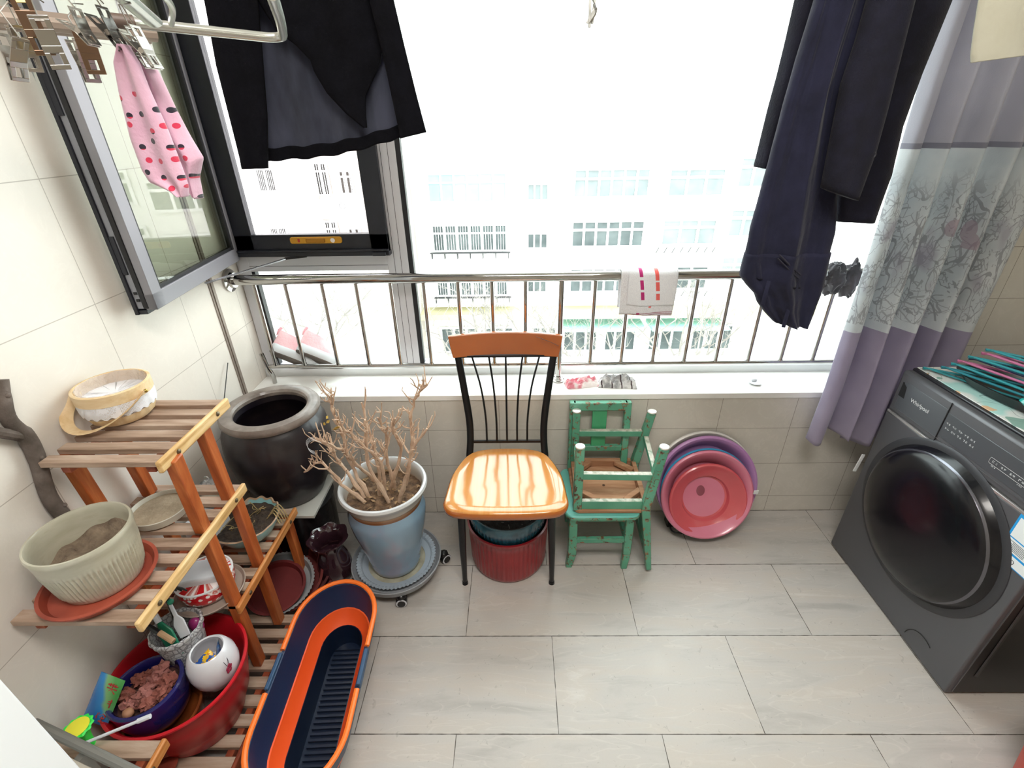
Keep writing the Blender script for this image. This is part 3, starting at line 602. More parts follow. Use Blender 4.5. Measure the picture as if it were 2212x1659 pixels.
def packet(name, c, ux, uy, w_, h_, m, label, grp=None, puff=0.006, cat='packet'):
    c = Vector(c); ux = Vector(ux).normalized(); uy = Vector(uy); uy = (uy - ux * uy.dot(ux)).normalized(); nn = ux.cross(uy); fr = []; bk = []
    for i in range(13):
        a = []; b_ = []
        for k in range(13):
            s_, t_ = k / 6 - 1, i / 6 - 1; q = puff * (1 - s_ ** 4) * (1 - t_ ** 4) + 0.0012 * noise.noise(Vector((s_ * 3, t_ * 3, h_ * 100)))
            bs_ = c + ux * s_ * w_ / 2 + uy * t_ * h_ / 2; a.append(bs_ + nn * (q + 0.0004)); b_.append(bs_ - nn * (q + 0.0004))
        fr.append(a); bk.append(b_)
    b = B().grid(fr).grid(bk, flip=True); T = dict(label=label, category=cat)
    if grp: T['group'] = grp
    o = b.build(name, m, org=c, **T); return o
g = G('yellow_sachet'); v, p = g.pos(True)
YS = g.fin(g.ramp(g.noise(g.map(v, (1, 1, 1)), 75, 2), [(0.38, '1d4f9e'), (0.45, 'e2b512'), (0.55, 'c8341b'), (0.6, 'f0cf3a')], 'CONSTANT'), 0.25)
g = G('blue_sachet'); v, p = g.pos(True)
BS = g.fin(g.ramp(g.noise(v, 60, 2), [(0.4, '1f4e97'), (0.5, '3a78b4'), (0.62, '7fa8bd')]), 0.25)
packet('sachet', wv_ + Vector((-0.01, -0.012, 0.088)), (0.6, 0.7, 0.45), (-0.5, 0.5, 0.5), 0.055, 0.035, YS, 'yellow and red printed sachet pushed into the round white vase', puff=0.004)
packet('sachet', wv_ + Vector((0.012, 0.014, 0.088)), (0.5, -0.6, 0.3), (0.2, 0.3, 0.9), 0.05, 0.05, BS, 'blue printed sachet at the rear of the round white vase', puff=0.004)

cp = Vector((-0.928, 0.812, zr + 0.085)); CPT = thing('crackle_pot', 'crackle-textured white pot holding small garden tools', 'plant pot', cp)
g = G('crackle'); v, p = g.pos(True); dd = g.vor(v, 75, 'DISTANCE_TO_EDGE', 1)
CRK = g.fin(g.ramp(dd, [(0.0, '77767a'), (0.05, '8b8a8e'), (0.12, 'c2c2c4')]), 0.5); g.bump(dd, 0.5, 0.004)
B().lathe([(r_ * 0.90, z_) for r_, z_ in ((0, 0), (0.042, 0), (0.047, 0.01), (0.052, 0.05), (0.058, 0.09), (0.062, 0.12), (0.067, 0.145), (0.071, 0.152), (0.070, 0.160), (0.065, 0.162), (0.060, 0.155), (0.056, 0.12), (0.05, 0.08), (0, 0.05))], cp, 72, wav=(14, 0.0012, (7, 8, 9))).build('pot_body', CRK, CPT)
rimz = cp + Vector((0, 0, 0.155))
TG = mat('green_translucent', '1f6b4c', 0.25, col2='2f8f6f', ns=10); BKP = mat('black_plastic', '18181a', 0.3); 
t1 = thing('garden_trowel', 'white-necked green plastic trowel in the crackle pot', 'trowel', rimz)
B().prism([(-0.016, -0.09), (0.016, -0.09), (0.020, -0.02), (0.006, 0.012), (-0.006, 0.012), (-0.020, -0.02)], -0.003, 0.003, 'y', Matrix.Translation(rimz + Vector((-0.022, -0.012, 0.025))) @ Matrix.Rotation(-0.45, 4, 'X') @ Matrix.Rotation(-0.5, 4, 'Y')).build('blade', TG, t1, bevel=0.002)
B().tube([rimz + Vector((-0.028, -0.008, 0.036)), rimz + Vector((-0.052, 0.012, 0.075))], [0.008, 0.006], 10).build('handle', mat('white_plastic', 'd9dbe2', 0.35), t1)
t2 = thing('plastic_scoop', 'white plastic scoop with teal cap slanting out of the crackle pot', 'scoop', rimz)
B().prism([(-0.015, -0.05), (0.015, -0.05), (0.016, -0.005), (0.006, 0.012), (0.005, 0.045), (-0.005, 0.045), (-0.006, 0.012), (-0.017, -0.01)], -0.002, 0.002, 'y', Matrix.Translation(rimz + Vector((0.012, 0.004, 0.03))) @ Matrix.Rotation(-0.5, 4, 'X') @ Matrix.Rotation(-0.45, 4, 'Y')).build('blade', mat('white_plastic', 'd9dbe2', 0.35), t2, bevel=0.002)
B().ball(rimz + Vector((-0.004, 0.024, 0.075)), 0.008, 6).build('cap', mat('teal_plastic', '1f8f70', 0.3), t2)
t3 = thing('hand_fork', 'black metal hand fork with curled tip in the crackle pot', 'garden fork', rimz)
B().tube(cr([rimz + Vector((0.012, 0.0, -0.09)), rimz + Vector((0.0, 0.01, 0.01)), rimz + Vector((-0.015, 0.03, 0.07)), rimz + Vector((-0.035, 0.035, 0.095)), rimz + Vector((-0.05, 0.02, 0.075))], 6), 0.006, 8).build('shaft', BKP, t3)
for k in range(3): B().tube(cr([rimz + Vector((-0.03, 0.033, 0.092)), rimz + Vector((-0.02 + k * 0.012, 0.05, 0.10)), rimz + Vector((-0.005 + k * 0.014, 0.055, 0.08))], 4), 0.0025, 6).build('tine', BKP, t3)
t4 = thing('garden_brush', 'small wooden-handled brush lying across the crackle pot', 'brush', rimz)
B().tube([rimz + Vector((-0.075, -0.012, 0.05)), rimz + Vector((-0.015, -0.03, 0.022))], 0.0065, 10).build('ferrule', BKP, t4)
B().tube([rimz + Vector((-0.018, -0.029, 0.023)), rimz + Vector((0.022, -0.042, 0.006))], 0.0075, 10).build('handle', wood('bare_handle', 'b08a64', 'caa47e', 'd8b795', 0, 0.6), t4)
B().ball(rimz + Vector((0.036, 0.022, -0.018)), 0.020, 9, sq=(1, 0.7, 1.3)).build('magenta_ball', mat('magenta_plastic', '8e2a6b', 0.25, col2='a33a5f'), org=rimz, label='magenta plastic egg tucked inside the crackle pot', category='toy')
B().tube([(-0.965, 0.86, 0.22), (-0.955, 0.855, 0.50)], 0.004, 6).build('thin_stick', mat('dark_stick', '4a2f25', 0.8), org=(-0.965, 0.86, 0.22), label='thin dark stick poking up behind the crackle pot', category='stick')

# blue biscuit bag
g = G('blue_bag'); v, p = g.pos(True)
c = g.ramp(g.M('ADD', g.M('MULTIPLY', p[0], 9.0), g.M('ADD', g.M('MULTIPLY', g.noise(v, 14, 2), 0.3), 0.33)), [(0.35, '1f6fb8'), (0.52, '2f86c9'), (0.60, '7fae74'), (0.75, '4f9a52')])
BAG = g.fin(c, 0.22, coat=0.3)
pb = packet('snack_bag', (-1.020, 0.652, 0.345), (0.9, -0.15, -0.35), (-0.12, 0.45, 0.88), 0.062, 0.125, BAG, 'crinkled blue and green snack bag with red lettering beside the cobalt bowl', cat='snack bag', puff=0.009)
# ---- small things at the near end of the stand
ff = Vector((-0.994, 0.566, 0.325)); FF = thing('toy_flower', 'neon green toy flower cup with yellow centre by the white jamb', 'toy', ff)
g = G('neon_green'); g.fin('2fd84a', 0.4); NG = g.m
B().lathe([(r_ * 0.85, z_) for r_, z_ in ((0, 0), (0.012, 0), (0.013, 0.02), (0.018, 0.05), (0.030, 0.066), (0.034, 0.068), (0.030, 0.071), (0.012, 0.066), (0, 0.064))], ff, 72, wav=(12, 0.0018, (5, 6))).build('flower_cup', NG, FF)
B().lathe([(0.023, 0.0705), (0.015, 0.0725), (0, 0.073)], ff, 32).build('flower_centre', mat('yellow_plastic', 'e3dc3a', 0.5), FF)
B().tube([(-0.985, 0.545, 0.365), (-0.86, 0.59, 0.385)], 0.0035, 8).tube([(-0.875, 0.585, 0.3826), (-0.850, 0.594, 0.3866)], 0.0055, 8).build('white_stick', mat('white_plastic', 'd9dbe2', 0.35), org=(-0.99, 0.54, 0.36), label='slim white plastic stick resting in front of the cobalt bowl', category='stick')
PA = thing('leaning_rack', 'grey-edged folding rack with beige slats beside the white jamb', 'folding rack', (-0.95, 0.45, 0.33))
Pm = Matrix.Translation((-0.92, 0.497, 0.497)) @ Matrix.Rotation(math.radians(-17), 4, 'Z')
B().tube([Pm @ Vector((-0.075, 0, 0.012)), Pm @ Vector((0.28, 0, 0.0))], 0.009, 10).build('top_edge', mat('grey_paint_metal', '77756f', 0.5, 0.3), PA)
for k in range(3): B().box(-0.1 + k * 0.01, 0.28, -0.035 - 0.024 * k, -0.018 - 0.024 * k, -0.012 - 0.01 * k, -0.004 - 0.01 * k, Pm).build('slat', mat('beige_slat', 'b9b2a4', 0.6), PA, bevel=0.001)
B().box(0.05, 0.065, -0.11, -0.0, -0.49, -0.01, Pm).build('leg', mat('grey_paint_metal', '77756f', 0.5, 0.3), PA)
# chinese characters as strokes on the snack bag (parts of the bag)
def strokes(parent, c, ux, uy, lst, r, m, name='printed_character'):
    c = Vector(c); ux = Vector(ux).normalized(); uy = Vector(uy).normalized(); b = B()
    for pts in lst: b.tube([c + ux * a * r + uy * d * r for a, d in pts], r * 0.13, 5)
    return b.build(name, m, parent)
UX = Vector((0.9, -0.15, -0.35)).normalized(); UY = Vector((-0.12, 0.45, 0.88)); UY = (UY - UX * UY.dot(UX)).normalized(); NN = UX.cross(UY)
if NN.y > 0: NN = -NN
RED = mat('red_ink', 'a83a35', 0.4); BC_ = Vector((-1.020, 0.652, 0.345)) + NN * 0.0075 + UX * 0.012
K1 = [[(-1, .6), (1, .6)], [(0, 1), (0, -1)], [(-1, -.1), (1, -.1)], [(-.8, -1), (0, -.2), (.8, -1)], [(-.5, .9), (-.5, .3)], [(.5, .9), (.5, .3)]]
K2 = [[(-.4, .9), (-1, 0)], [(-.6, .3), (-.6, -1)], [(0, .8), (0, -.9)], [(-.2, .4), (1, .5)], [(0, 0), (.8, 0)], [(.8, .9), (.8, -.8)]]
K3 = [[(-.8, .8), (-.8, -.5)], [(-1, -.2), (-.4, .9)], [(-.3, .3), (.3, .9), (.9, .3)], [(-.1, -.1), (.8, -.1)], [(.3, .4), (.3, -1)], [(-.2, -.9), (.9, -.9)]]
for kk, off in ((K1, 0.040), (K2, 0.002), (K3, -0.036)): strokes(pb, BC_ + UY * off, UX, UY, kk, 0.012, RED)
B().lathe([(0, 0), (0.07, 0), (0.085, 0.02), (0.088, 0.03), (0, 0.03)], (-0.985, 0.60, ZT[3]), 24).build('terracotta_shards', mat('terracotta', '8b3a2c', 0.5), org=(-0.985, 0.6, ZT[3]), label='small terracotta dish under the near rim of the red basin', category='dish')

# ============================================================ VAT, STAND-OFFS, SAUCERS, VASE
vb = Vector((-0.875, 1.435, 0.0))
B().lathe([(0, 0), (0.12, 0), (0.125, 0.01), (0.135, 0.29), (0.140, 0.3), (0.13, 0.302), (0, 0.302)], vb, 48).build('black_tub', mat('black_gloss_plastic', '151517', 0.25, bs=0.2, bscale=10, bd=0.02), org=vb, label='upturned glossy black tub carrying the ceramic vat', category='tub')
bd = Vector((-0.86, 1.425, 0.302))
B().box(-0.13, 0.105, -0.118, 0.12, 0, 0.012, Matrix.Translation(bd)).build('white_board', mat('white_tile_board', 'b9b8b2', 0.35), org=bd, bevel=0.001, label='square white tile lying between the dark vat and the black tub', category='board')
vc = Vector((-0.886, 1.452, 0.315)); TS_ = 0.895; VT = thing('ceramic_vat', 'big dark brown glazed vat with wide grey-brown rim in the corner', 'vat', vc)
g = G('dark_glaze'); v, p = g.pos(True)
VG = g.fin(g.ramp(g.noise(g.map(v, (1, 1, 1.6)), 7, 5), [(0.35, '14101a'), (0.55, '1e181c'), (0.75, '33292a')]), g.ramp(g.noise(v, 12, 4), [(0.35, 0.3), (0.7, 0.5)]), coat=0.2)
g = G('dusty_rim'); v, p = g.pos(True)
RG = g.fin(g.ramp(g.noise(v, 18, 5), [(0.3, '5e524a'), (0.55, '7b7069'), (0.75, '938981')]), 0.4, coat=0.2)
B().lathe([(r_ * TS_, z_) for r_, z_ in ((0, 0), (0.118, 0), (0.128, 0.01), (0.160, 0.07), (0.188, 0.15), (0.202, 0.22), (0.204, 0.26), (0.196, 0.31), (0.180, 0.34), (0.168, 0.352), (0.165, 0.362), (0.140, 0.37), (0.137, 0.34), (0.165, 0.30), (0.185, 0.25), (0.17, 0.13), (0.11, 0.02), (0, 0.018))], vc, 80).build('vat_body', VG, VT)
B().lathe([(r_ * TS_, z_) for r_, z_ in ((0.166, 0.350), (0.180, 0.354), (0.187, 0.364), (0.187, 0.374), (0.180, 0.383), (0.160, 0.386), (0.142, 0.382), (0.136, 0.374), (0.137, 0.362), (0.150, 0.352))], vc, 80, closed=True).build('vat_rim', RG, VT)
B().tube([(-1.085, 1.60, 0.80), (-1.075, 1.50, 0.70)], 0.002, 6).build('dark_wire', mat('wire_dark', '4a4a48', 0.5, 0.5), org=(-1.085, 1.6, 0.8), label='thin dark wire slanting on the cream wall behind the vat', category='wire')

# saucers stacked and tipped toward the room
SG = 'stacked round plant saucers behind the orange bucket'
def tipped_saucer(c, r, h, m, label, tilt, name='plant_saucer', scal=0, lip=0.008):
    Mx = Matrix.Rotation(math.radians(tilt), 4, 'X') @ Matrix.Rotation(math.radians(6), 4, 'Y')
    n = 144
    prof = [(0, 0), (r * 0.86, 0), (r * 0.90, 0.004), (r - 0.006, h - 0.006), (r + lip * 0.4, h), (r + lip * 0.4, h + 0.003), (r - 0.006, h + 0.003), (r * 0.87, 0.007), (0, 0.0045)]
    b = B().lathe(prof, c, n, Mx, wav=(52, 0.0022, (4, 5)) if scal else None)
    return b.build(name, m, org=c, label=label, category='saucer', group=SG)
MR = mat('maroon_plastic', '571d1d', 0.45, col2='6b2a27', ns=6, bs=0.1, bscale=60); GRP = mat('grey_saucer_plastic', '8d8f92', 0.45)
tipped_saucer(Vector((-0.872, 1.305, 0.040)), 0.165, 0.045, MR, 'outermost and widest maroon saucer of the tipped stack', 14)
tipped_saucer(Vector((-0.872, 1.262, 0.058)), 0.146, 0.04, mat('maroon_plastic_b', '4c191a', 0.5), 'second widest maroon saucer inside the tipped stack', 14)
tipped_saucer(Vector((-0.874, 1.215, 0.072)), 0.132, 0.035, MR, 'third maroon saucer holding the scalloped grey one', 14)
tipped_saucer(Vector((-0.878, 1.185, 0.085)), 0.116, 0.03, GRP, 'grey scalloped-rim saucer near the top of the tipped stack', 14, scal=1)
tipped_saucer(Vector((-0.880, 1.162, 0.095)), 0.098, 0.025, mat('maroon_plastic_c', '682426', 0.45, col2='742b2b', ns=5), 'smallest maroon saucer topmost in the tipped stack', 14)

pv = Vector((-0.722, 1.30, 0)); PV = thing('glass_vase', 'dark purple glass vase with flared rippled mouth on the floor', 'vase', pv)
g = G('plum_glass'); g.fin('351f27', 0.08, coat=0.8, spec=0.7); g.b.inputs['Alpha'].default_value = 1
B().lathe([(0, 0), (0.040, 0), (0.056, 0.012), (0.066, 0.045), (0.065, 0.085), (0.055, 0.125), (0.047, 0.155), (0.050, 0.185), (0.064, 0.205), (0.074, 0.212), (0.073, 0.215), (0.058, 0.208), (0.045, 0.185), (0.042, 0.155), (0.050, 0.125), (0, 0.03)], pv, 84, wav=(7, 0.0035, (8, 9, 10, 11), 0.003)).build('vase_body', g.m, PV)
B().box(-0.05, 0.06, -0.02, 0.02, 0, 0.32, Matrix.Translation((-0.625, 1.50, 0)) @ Matrix.Rotation(0.3, 4, 'Z')).build('black_bag', mat('black_film', '1c1c1e', 0.3, bs=1.0, bscale=14, bd=0.03), org=(-0.63, 1.5, 0), bevel=0.012, sub=1, label='crumpled black plastic bag wedged between vat and blue pot', category='bag')

# ============================================================ BLUE POT WITH DRY SHRUB ON CADDY
kc = Vector((-0.484, 1.325, 0.0)); KD = thing('plant_caddy', 'round grey plant caddy with scalloped inner ring on casters', 'plant caddy', kc)
GY = mat('caddy_grey', '878a8f', 0.5, col2='92959a', ns=6)
B().lathe([(r_ * 0.915, z_) for r_, z_ in ((0, 0.045), (0.165, 0.045), (0.180, 0.052), (0.188, 0.075), (0.189, 0.079), (0.184, 0.080), (0.178, 0.070), (0.165, 0.060), (0, 0.058))], kc, 84).build('tray', GY, KD)
B().lathe([(r_ * 0.90, z_) for r_, z_ in ((0.125, 0.0605), (0.150, 0.066), (0.166, 0.081), (0.169, 0.081), (0.168, 0.085), (0.152, 0.080), (0.146, 0.072), (0.122, 0.064))], kc, 288, wav=(64, 0.0022, (2, 3, 4)), closed=True).build('scalloped_ring', mat('pale_blue_plastic', '9fabb7', 0.5), KD)
disc(kc, 0.128, 0.062, 0.001, 48, 6).build('stained_base', mat('stained_base', '8d8a78', 0.6, col2='a9a795', ns=22), KD)
for i, (x, y) in enumerate([(-0.440, 1.176), (-0.308, 1.375), (-0.60, 1.43), (-0.63, 1.24)]):
    c_ = Vector((x, y, 0.021)); ca = B().ball(c_ + Vector((0, 0, 0.018)), 0.019, 8, sq=(0.9, 1, 0.8)).box(x - 0.012, x + 0.012, y - 0.01, y + 0.01, 0.03, 0.05).build('caster', mat('black_plastic', '18181a', 0.3), KD)
    if i == 0: ax = Vector((0.15, -1, 0)).normalized()
    else: ax = Vector((0.7, -0.7, 0)).normalized()
    w0 = c_ + ax * 0.009
    B().tube([w0 - ax * 0.02, w0 + ax * 0.008], 0.0205, 24).build('wheel', mat('black_plastic', '18181a', 0.3), ca)
    B().tube([w0 + ax * 0.008, w0 + ax * 0.0095], 0.0195, 24).build('wheel_ring', mat('white_plastic', 'd9dbe2', 0.35), ca)
    B().tube([w0 + ax * 0.0095, w0 + ax * 0.012], 0.0145, 24).build('hub_cap', mat('black_plastic', '18181a', 0.3), ca)
bp = kc + Vector((-0.002, 0.0, 0.065)); QS_ = 0.915; BP = thing('blue_pot', 'tall pale blue glazed pot with beige rim holding dead shrub', 'plant pot', bp)
g = G('blue_glaze'); v, p = g.pos(True)
BG = g.fin(g.ramp(g.M('ADD', g.noise(g.map(v, (1, 1, 0.5)), 5, 4), g.M('MULTIPLY', p[0], -1.2)), [(0.3, '7f9cb2'), (0.5, '8099ae'), (0.62, '8d8d9f'), (0.8, '7f8296')]), 0.18, coat=0.6)
B().lathe([(r_ * QS_, z_) for r_, z_ in ((0, 0), (0.096, 0), (0.102, 0.006), (0.106, 0.03), (0.105, 0.036), (0.112, 0.06), (0.130, 0.14), (0.146, 0.21), (0.153, 0.265), (0.151, 0.285), (0.142, 0.31), (0.140, 0.325))], bp, 80).build('pot_body', BG, BP)
g = G('beige_rim_glaze'); v, p = g.pos(True)
TRM = g.fin(g.ramp(g.M('DIVIDE', p[2], 0.4), [(0.795, '7d5436'), (0.825, '9a7a5e'), (0.85, 'b5aca0'), (0.93, 'b9b7b2'), (0.97, 'c7cacd')]), 0.2, coat=0.5)
B().lathe([(r_ * QS_, z_) for r_, z_ in ((0.140, 0.315), (0.145, 0.32), (0.146, 0.332), (0.150, 0.335), (0.155, 0.345), (0.158, 0.36), (0.166, 0.368), (0.171, 0.380), (0.167, 0.389), (0.159, 0.390), (0.152, 0.383), (0.148, 0.36), (0.142, 0.31), (0.138, 0.31))], bp, 80, closed=True).build('pot_rim', TRM, BP)
disc(bp, 0.134, 0.335, 0.012, 60, 16, fr=40).build('soil', mat('brown_soil', '4b392c', 0.95, col2='7d6249', ns=45, bs=1.0, bscale=100, bd=0.01), BP)
random.seed(11); lf = B()
for i in range(46):
    a = random.uniform(0, 2 * PI); r = 0.122 * math.sqrt(random.random()); c_ = bp + Vector((math.cos(a) * r, math.sin(a) * r, 0.346)); q = Matrix.Translation(c_) @ Matrix.Rotation(random.uniform(0, 6), 4, 'Z') @ Matrix.Rotation(random.uniform(-.5, .5), 4, 'X')
    s_ = random.uniform(0.006, 0.014); lf.prism([(-s_, 0), (-s_ * 0.2, s_ * 0.45), (s_, 0.1 * s_), (0.1 * s_, -s_ * 0.4)], 0, 0.0012, 'z', q)
lf.build('leaf_litter', mat('leaf_litter', 'a98b66', 0.9, col2='7d6044', ns=90), BP, smooth=False, kind='stuff')

BARK = mat('dry_twig', 'b0937c', 0.85, col2='cfb49d', ns=26, bs=0.5, bscale=150, bd=0.002)
SHB = thing('dry_shrub', 'leafless dead shrub with many pale brown twigs in the blue pot', 'dead shrub', bp + Vector((0, 0, 0.34)))
stems = [[(-0.544, 0.398), (-0.618, 0.477), (-0.676, 0.559), (-0.752, 0.509)], [(-0.533, 0.39), (-0.583, 0.538), (-0.602, 0.655), (-0.63, 0.747), (-0.628, 0.797)],
 [(-0.49, 0.39), (-0.461, 0.537), (-0.471, 0.635), (-0.504, 0.728), (-0.529, 0.804)], [(-0.454, 0.402), (-0.448, 0.577), (-0.425, 0.691), (-0.426, 0.795)],
 [(-0.418, 0.403), (-0.376, 0.576), (-0.37, 0.69), (-0.337, 0.78), (-0.304, 0.811)], [(-0.423, 0.404), (-0.37, 0.556), (-0.334, 0.672), (-0.273, 0.776)],
 [(-0.554, 0.402), (-0.619, 0.518), (-0.67, 0.589), (-0.717, 0.595)], [(-0.509, 0.379), (-0.494, 0.537), (-0.506, 0.616), (-0.521, 0.764)], [(-0.471, 0.402), (-0.395, 0.615), (-0.397, 0.727), (-0.37, 0.797)],
 [(-0.50, 0.40), (-0.56, 0.52), (-0.59, 0.62), (-0.645, 0.70)], [(-0.46, 0.40), (-0.50, 0.58), (-0.48, 0.70), (-0.47, 0.78)]]
random.seed(5)
def knotty(pts, r0, r1, b):
    P = cr(pts, 5); n = len(P); out = []; rr = []
    for i, q in enumerate(P):
        k = 0.0035 if 0 < i < n - 1 else 0
        out.append(q + Vector((random.uniform(-k, k), random.uniform(-k, k), random.uniform(-k, k)))); rr.append((r0 * (1 - i / n) + r1 * i / n) * (1.0 + (0.45 if i % 4 == 2 else 0)))
    b.tube(out, rr, 7); return out
tw = B()
for si, s_ in enumerate(stems):
    yy = 1.325 + (si % 5 - 2) * 0.022; lean = random.uniform(-0.05, 0.05)
    pts = [Vector((x, yy + lean * j, z)) for j, (x, z) in enumerate(s_)]
    st_ = B(); main = knotty(pts, 0.0068, 0.0026, st_); st_.build('stem', BARK, SHB)
    for j in range(5, len(main) - 1, 1):
        for rep in range(2):
            if random.random() < 0.8:
                t = (main[j] - main[j - 1]).normalized(); side = Vector((random.uniform(-1, 1), random.uniform(-0.8, 0.8), random.uniform(0.1, 1.0))).normalized()
                L = random.uniform(0.02, 0.065); a = main[j]; m_ = a + (t * 0.4 + side) * L * 0.5; e = m_ + (t * 0.3 + side * 0.6 + Vector((0, 0, 0.5))) * L * 0.5
                tw.tube([a, m_, e], [0.0026, 0.0022, 0.0014], 5)
                if random.random() < 0.6: tw.tube([m_, m_ + Vector((random.uniform(-1, 1), random.uniform(-1, 1), random.uniform(0, 1))) * 0.018], [0.002, 0.0012], 5)
                if random.random() < 0.5: tw.tube([e, e + Vector((random.uniform(-1, 1), random.uniform(-1, 1), random.uniform(0, 1.2))) * 0.015], [0.0016, 0.001], 5)
tw.build('twigs', BARK, SHB, kind='stuff')
dl = B()
for k in range(7):
    c_ = Vector((-0.625 + random.uniform(-0.022, 0.03), 1.33 + random.uniform(-0.02, 0.02), 0.705 + random.uniform(-0.03, 0.03)))
    dl.prism([(-0.009, 0), (0, 0.006), (0.010, 0.001), (0, -0.005)], -0.0006, 0.0006, 'z', Matrix.Translation(c_) @ Matrix.Rotation(random.uniform(0, 6), 4, 'Z') @ Matrix.Rotation(1.1, 4, 'X'))
dl.build('dead_leaves', mat('mustard_leaf', 'b08f3e', 0.8), SHB, smooth=False)
wr_ = B()
for k in range(4): wr_.tube([(-0.695 + 0.028 * math.cos(a) - 0.004 * k, 1.33 + 0.006 * k, 0.605 + 0.03 * math.sin(a)) for a in [2 * PI * j / 12 * 0.62 + 0.6 for j in range(13)]], 0.0007, 4)
wr_.build('white_thread', mat('white_thread', 'd5d9df', 0.6), SHB)

# ============================================================ COLLAPSIBLE BUCKET
def stadium(cx_, y0, y1, w_, n=14, off=0.0, x_slope=0.0):
    r = w_ / 2 + off; P = []
    ya, yb = y0 + w_ / 2, y1 - w_ / 2
    for i in range(n + 1):
        a = PI * i / n; P.append((cx_ + r * math.cos(a), yb + r * 1.15 * math.sin(a)))
    m = 10
    for i in range(1, m): P.append((cx_ - r, yb + (ya - yb) * i / m))
    for i in range(n + 1):
        a = PI + PI * i / n; P.append((cx_ + r * math.cos(a), ya + r * 1.15 * math.sin(a)))
    for i in range(1, m): P.append((cx_ + r, ya + (yb - ya) * i / m))
    return P
BK = Vector((-0.573, 0.80, 0)); MK = thing('collapsible_bucket', 'long navy and orange collapsible bucket on the floor', 'bucket', BK)
BM = Matrix.Translation(BK) @ Matrix.Rotation(math.radians(2.9), 4, 'Z')
NV = mat('navy_plastic', '172a4a', 0.4, col2='1b3050', ns=4, bs=0.08, bscale=200); OR = mat('orange_plastic', 'e8501c', 0.42, col2='ee5c26', ns=4); NVD = mat('deep_navy_plastic', '101d33', 0.35)
BL_ = 0.53
def ring(off, z): return [BM @ Vector((x, y, z)) for x, y in stadium(0, -BL_ / 2, BL_ / 2, 0.222, off=off)]
def wallpart(name, levels, m, par=MK): 
    return B().grid([ring(o_, z_) for o_, z_ in levels], True).build(name, m, par)
upper = B().grid([ring(-0.022, 0.118), ring(0.0, 0.165), ring(0.003, 0.212), ring(0.004, 0.218), ring(0.012, 0.22), ring(0.013, 0.214), ring(0.010, 0.207), ring(0.006, 0.165), ring(-0.016, 0.114)], True)
upper.build('upper_wall', NV, MK)
B().grid([ring(-0.046, 0.088), ring(-0.030, 0.105), ring(-0.0195, 0.131), ring(-0.012, 0.1325), ring(-0.015, 0.11), ring(-0.040, 0.082)], True).build('folding_band', OR, MK)
lw = B().grid([ring(-0.040, 0.086), ring(-0.048, 0.088), ring(-0.052, 0.05), ring(-0.058, 0.012), ring(-0.11, 0.010)], True)
lw.grid([ring(-0.040, 0.086), ring(-0.046, 0.04), ring(-0.052, 0.0), ring(-0.11, 0.0)], True, True); lw.build('lower_wall', NVD, MK)
bf = B(); q = ring(-0.056, 0.012); bf.add(q, [tuple(range(len(q)))]); q = ring(-0.056, 0.002); bf.add(q, [tuple(range(len(q)))[::-1]]); bf.build('bucket_floor', NVD, MK, smooth=False)
rb_ = B()
for i in range(25): rb_.box(-0.044, 0.044, -0.198 + i * 0.016, -0.205 + i * 0.016 + 0.006, 0.012, 0.020, BM)
rb_.build('drain_ribs', NVD, MK, bevel=0.001)
for sg in (1, -1):   # two orange carrying handles folded on the rim
    P = [(x, y) for x, y in stadium(0, -BL_ / 2, BL_ / 2, 0.222, n=20, off=0.012) if y * sg > 0.055]
    if sg < 0: pass
    P = sorted(P, key=lambda a: math.atan2(a[0], (a[1] * sg) - 0.05))
    B().tube([BM @ Vector((x, y, 0.2215)) for x, y in P], 0.0075, 8, flat=0.8).build('carry_handle', mat('bright_orange_plastic', 'f07426', 0.4), MK)
for sg in (1, -1): B().box(sg * 0.124 - 0.006, sg * 0.124 + 0.006, -0.052, 0.052, 0.205, 0.2275, BM).build('hinge_block', mat('denim_plastic', '2b4a6b', 0.45), MK, bevel=0.003)

# ============================================================ CHAIR
ch = Vector((-0.045, 1.36, 0)); CH = thing('dining_chair', 'dining chair with glossy honey wood seat and black metal frame', 'chair', ch)
g = G('glossy_plank'); v, p = g.pos(True)
fxp = g.M('FLOOR', g.M('MULTIPLY', g.M('ADD', p[0], 5.0), 19.0)); cvp = g.n('ShaderNodeCombineXYZ'); g.l(g.M('MULTIPLY', p[0], 22.0), cvp.inputs[0]); g.l(p[1], cvp.inputs[1]); g.l(fxp, cvp.inputs[2])
col = g.ramp(g.noise(cvp.outputs[0], 2.2, 5, 0.6, 0.3), [(0.3, 'bd7a38'), (0.5, 'c58442'), (0.7, 'cd9150')])
SEATM = g.fin(col, 0.12, coat=0.6, spec=0.6)
def seat_poly(k=1.0):
    fr, bk = 0.207 * k, 0.145 * k; P = []
    pts = [(-fr, -0.10), (-fr * 1.0, -0.15), (-fr * 0.86, -0.185), (-0.10, -0.198), (0, -0.201), (0.10, -0.198), (fr * 0.86, -0.185), (fr, -0.15), (fr, -0.10), (fr * 0.955, 0.0), (bk * 1.16, 0.09), (bk * 0.95, 0.135), (bk * 0.6, 0.157), (0, 0.163), (-bk * 0.6, 0.157), (-bk * 0.95, 0.135), (-bk * 1.16, 0.09), (-fr * 0.955, 0.0)]
    c3 = cr([(a, b, 0) for a, b in pts] + [(pts[0][0], pts[0][1], 0)], 4)[:-1]; return [(q.x, q.y * (1 if k == 1 else k)) for q in c3]
sp = seat_poly(); zt_ = 0.458; rows = []
for k, dz in ((0.90, -0.026), (0.975, -0.026), (1.0, -0.018), (1.0, -0.010), (0.985, -0.003), (0.96, 0.0), (0.80, -0.001), (0.5, -0.004), (0.2, -0.006), (0.001, -0.006)):
    rows.append([ch + Vector((x * k, y * k, zt_ + dz)) for x, y in sp])
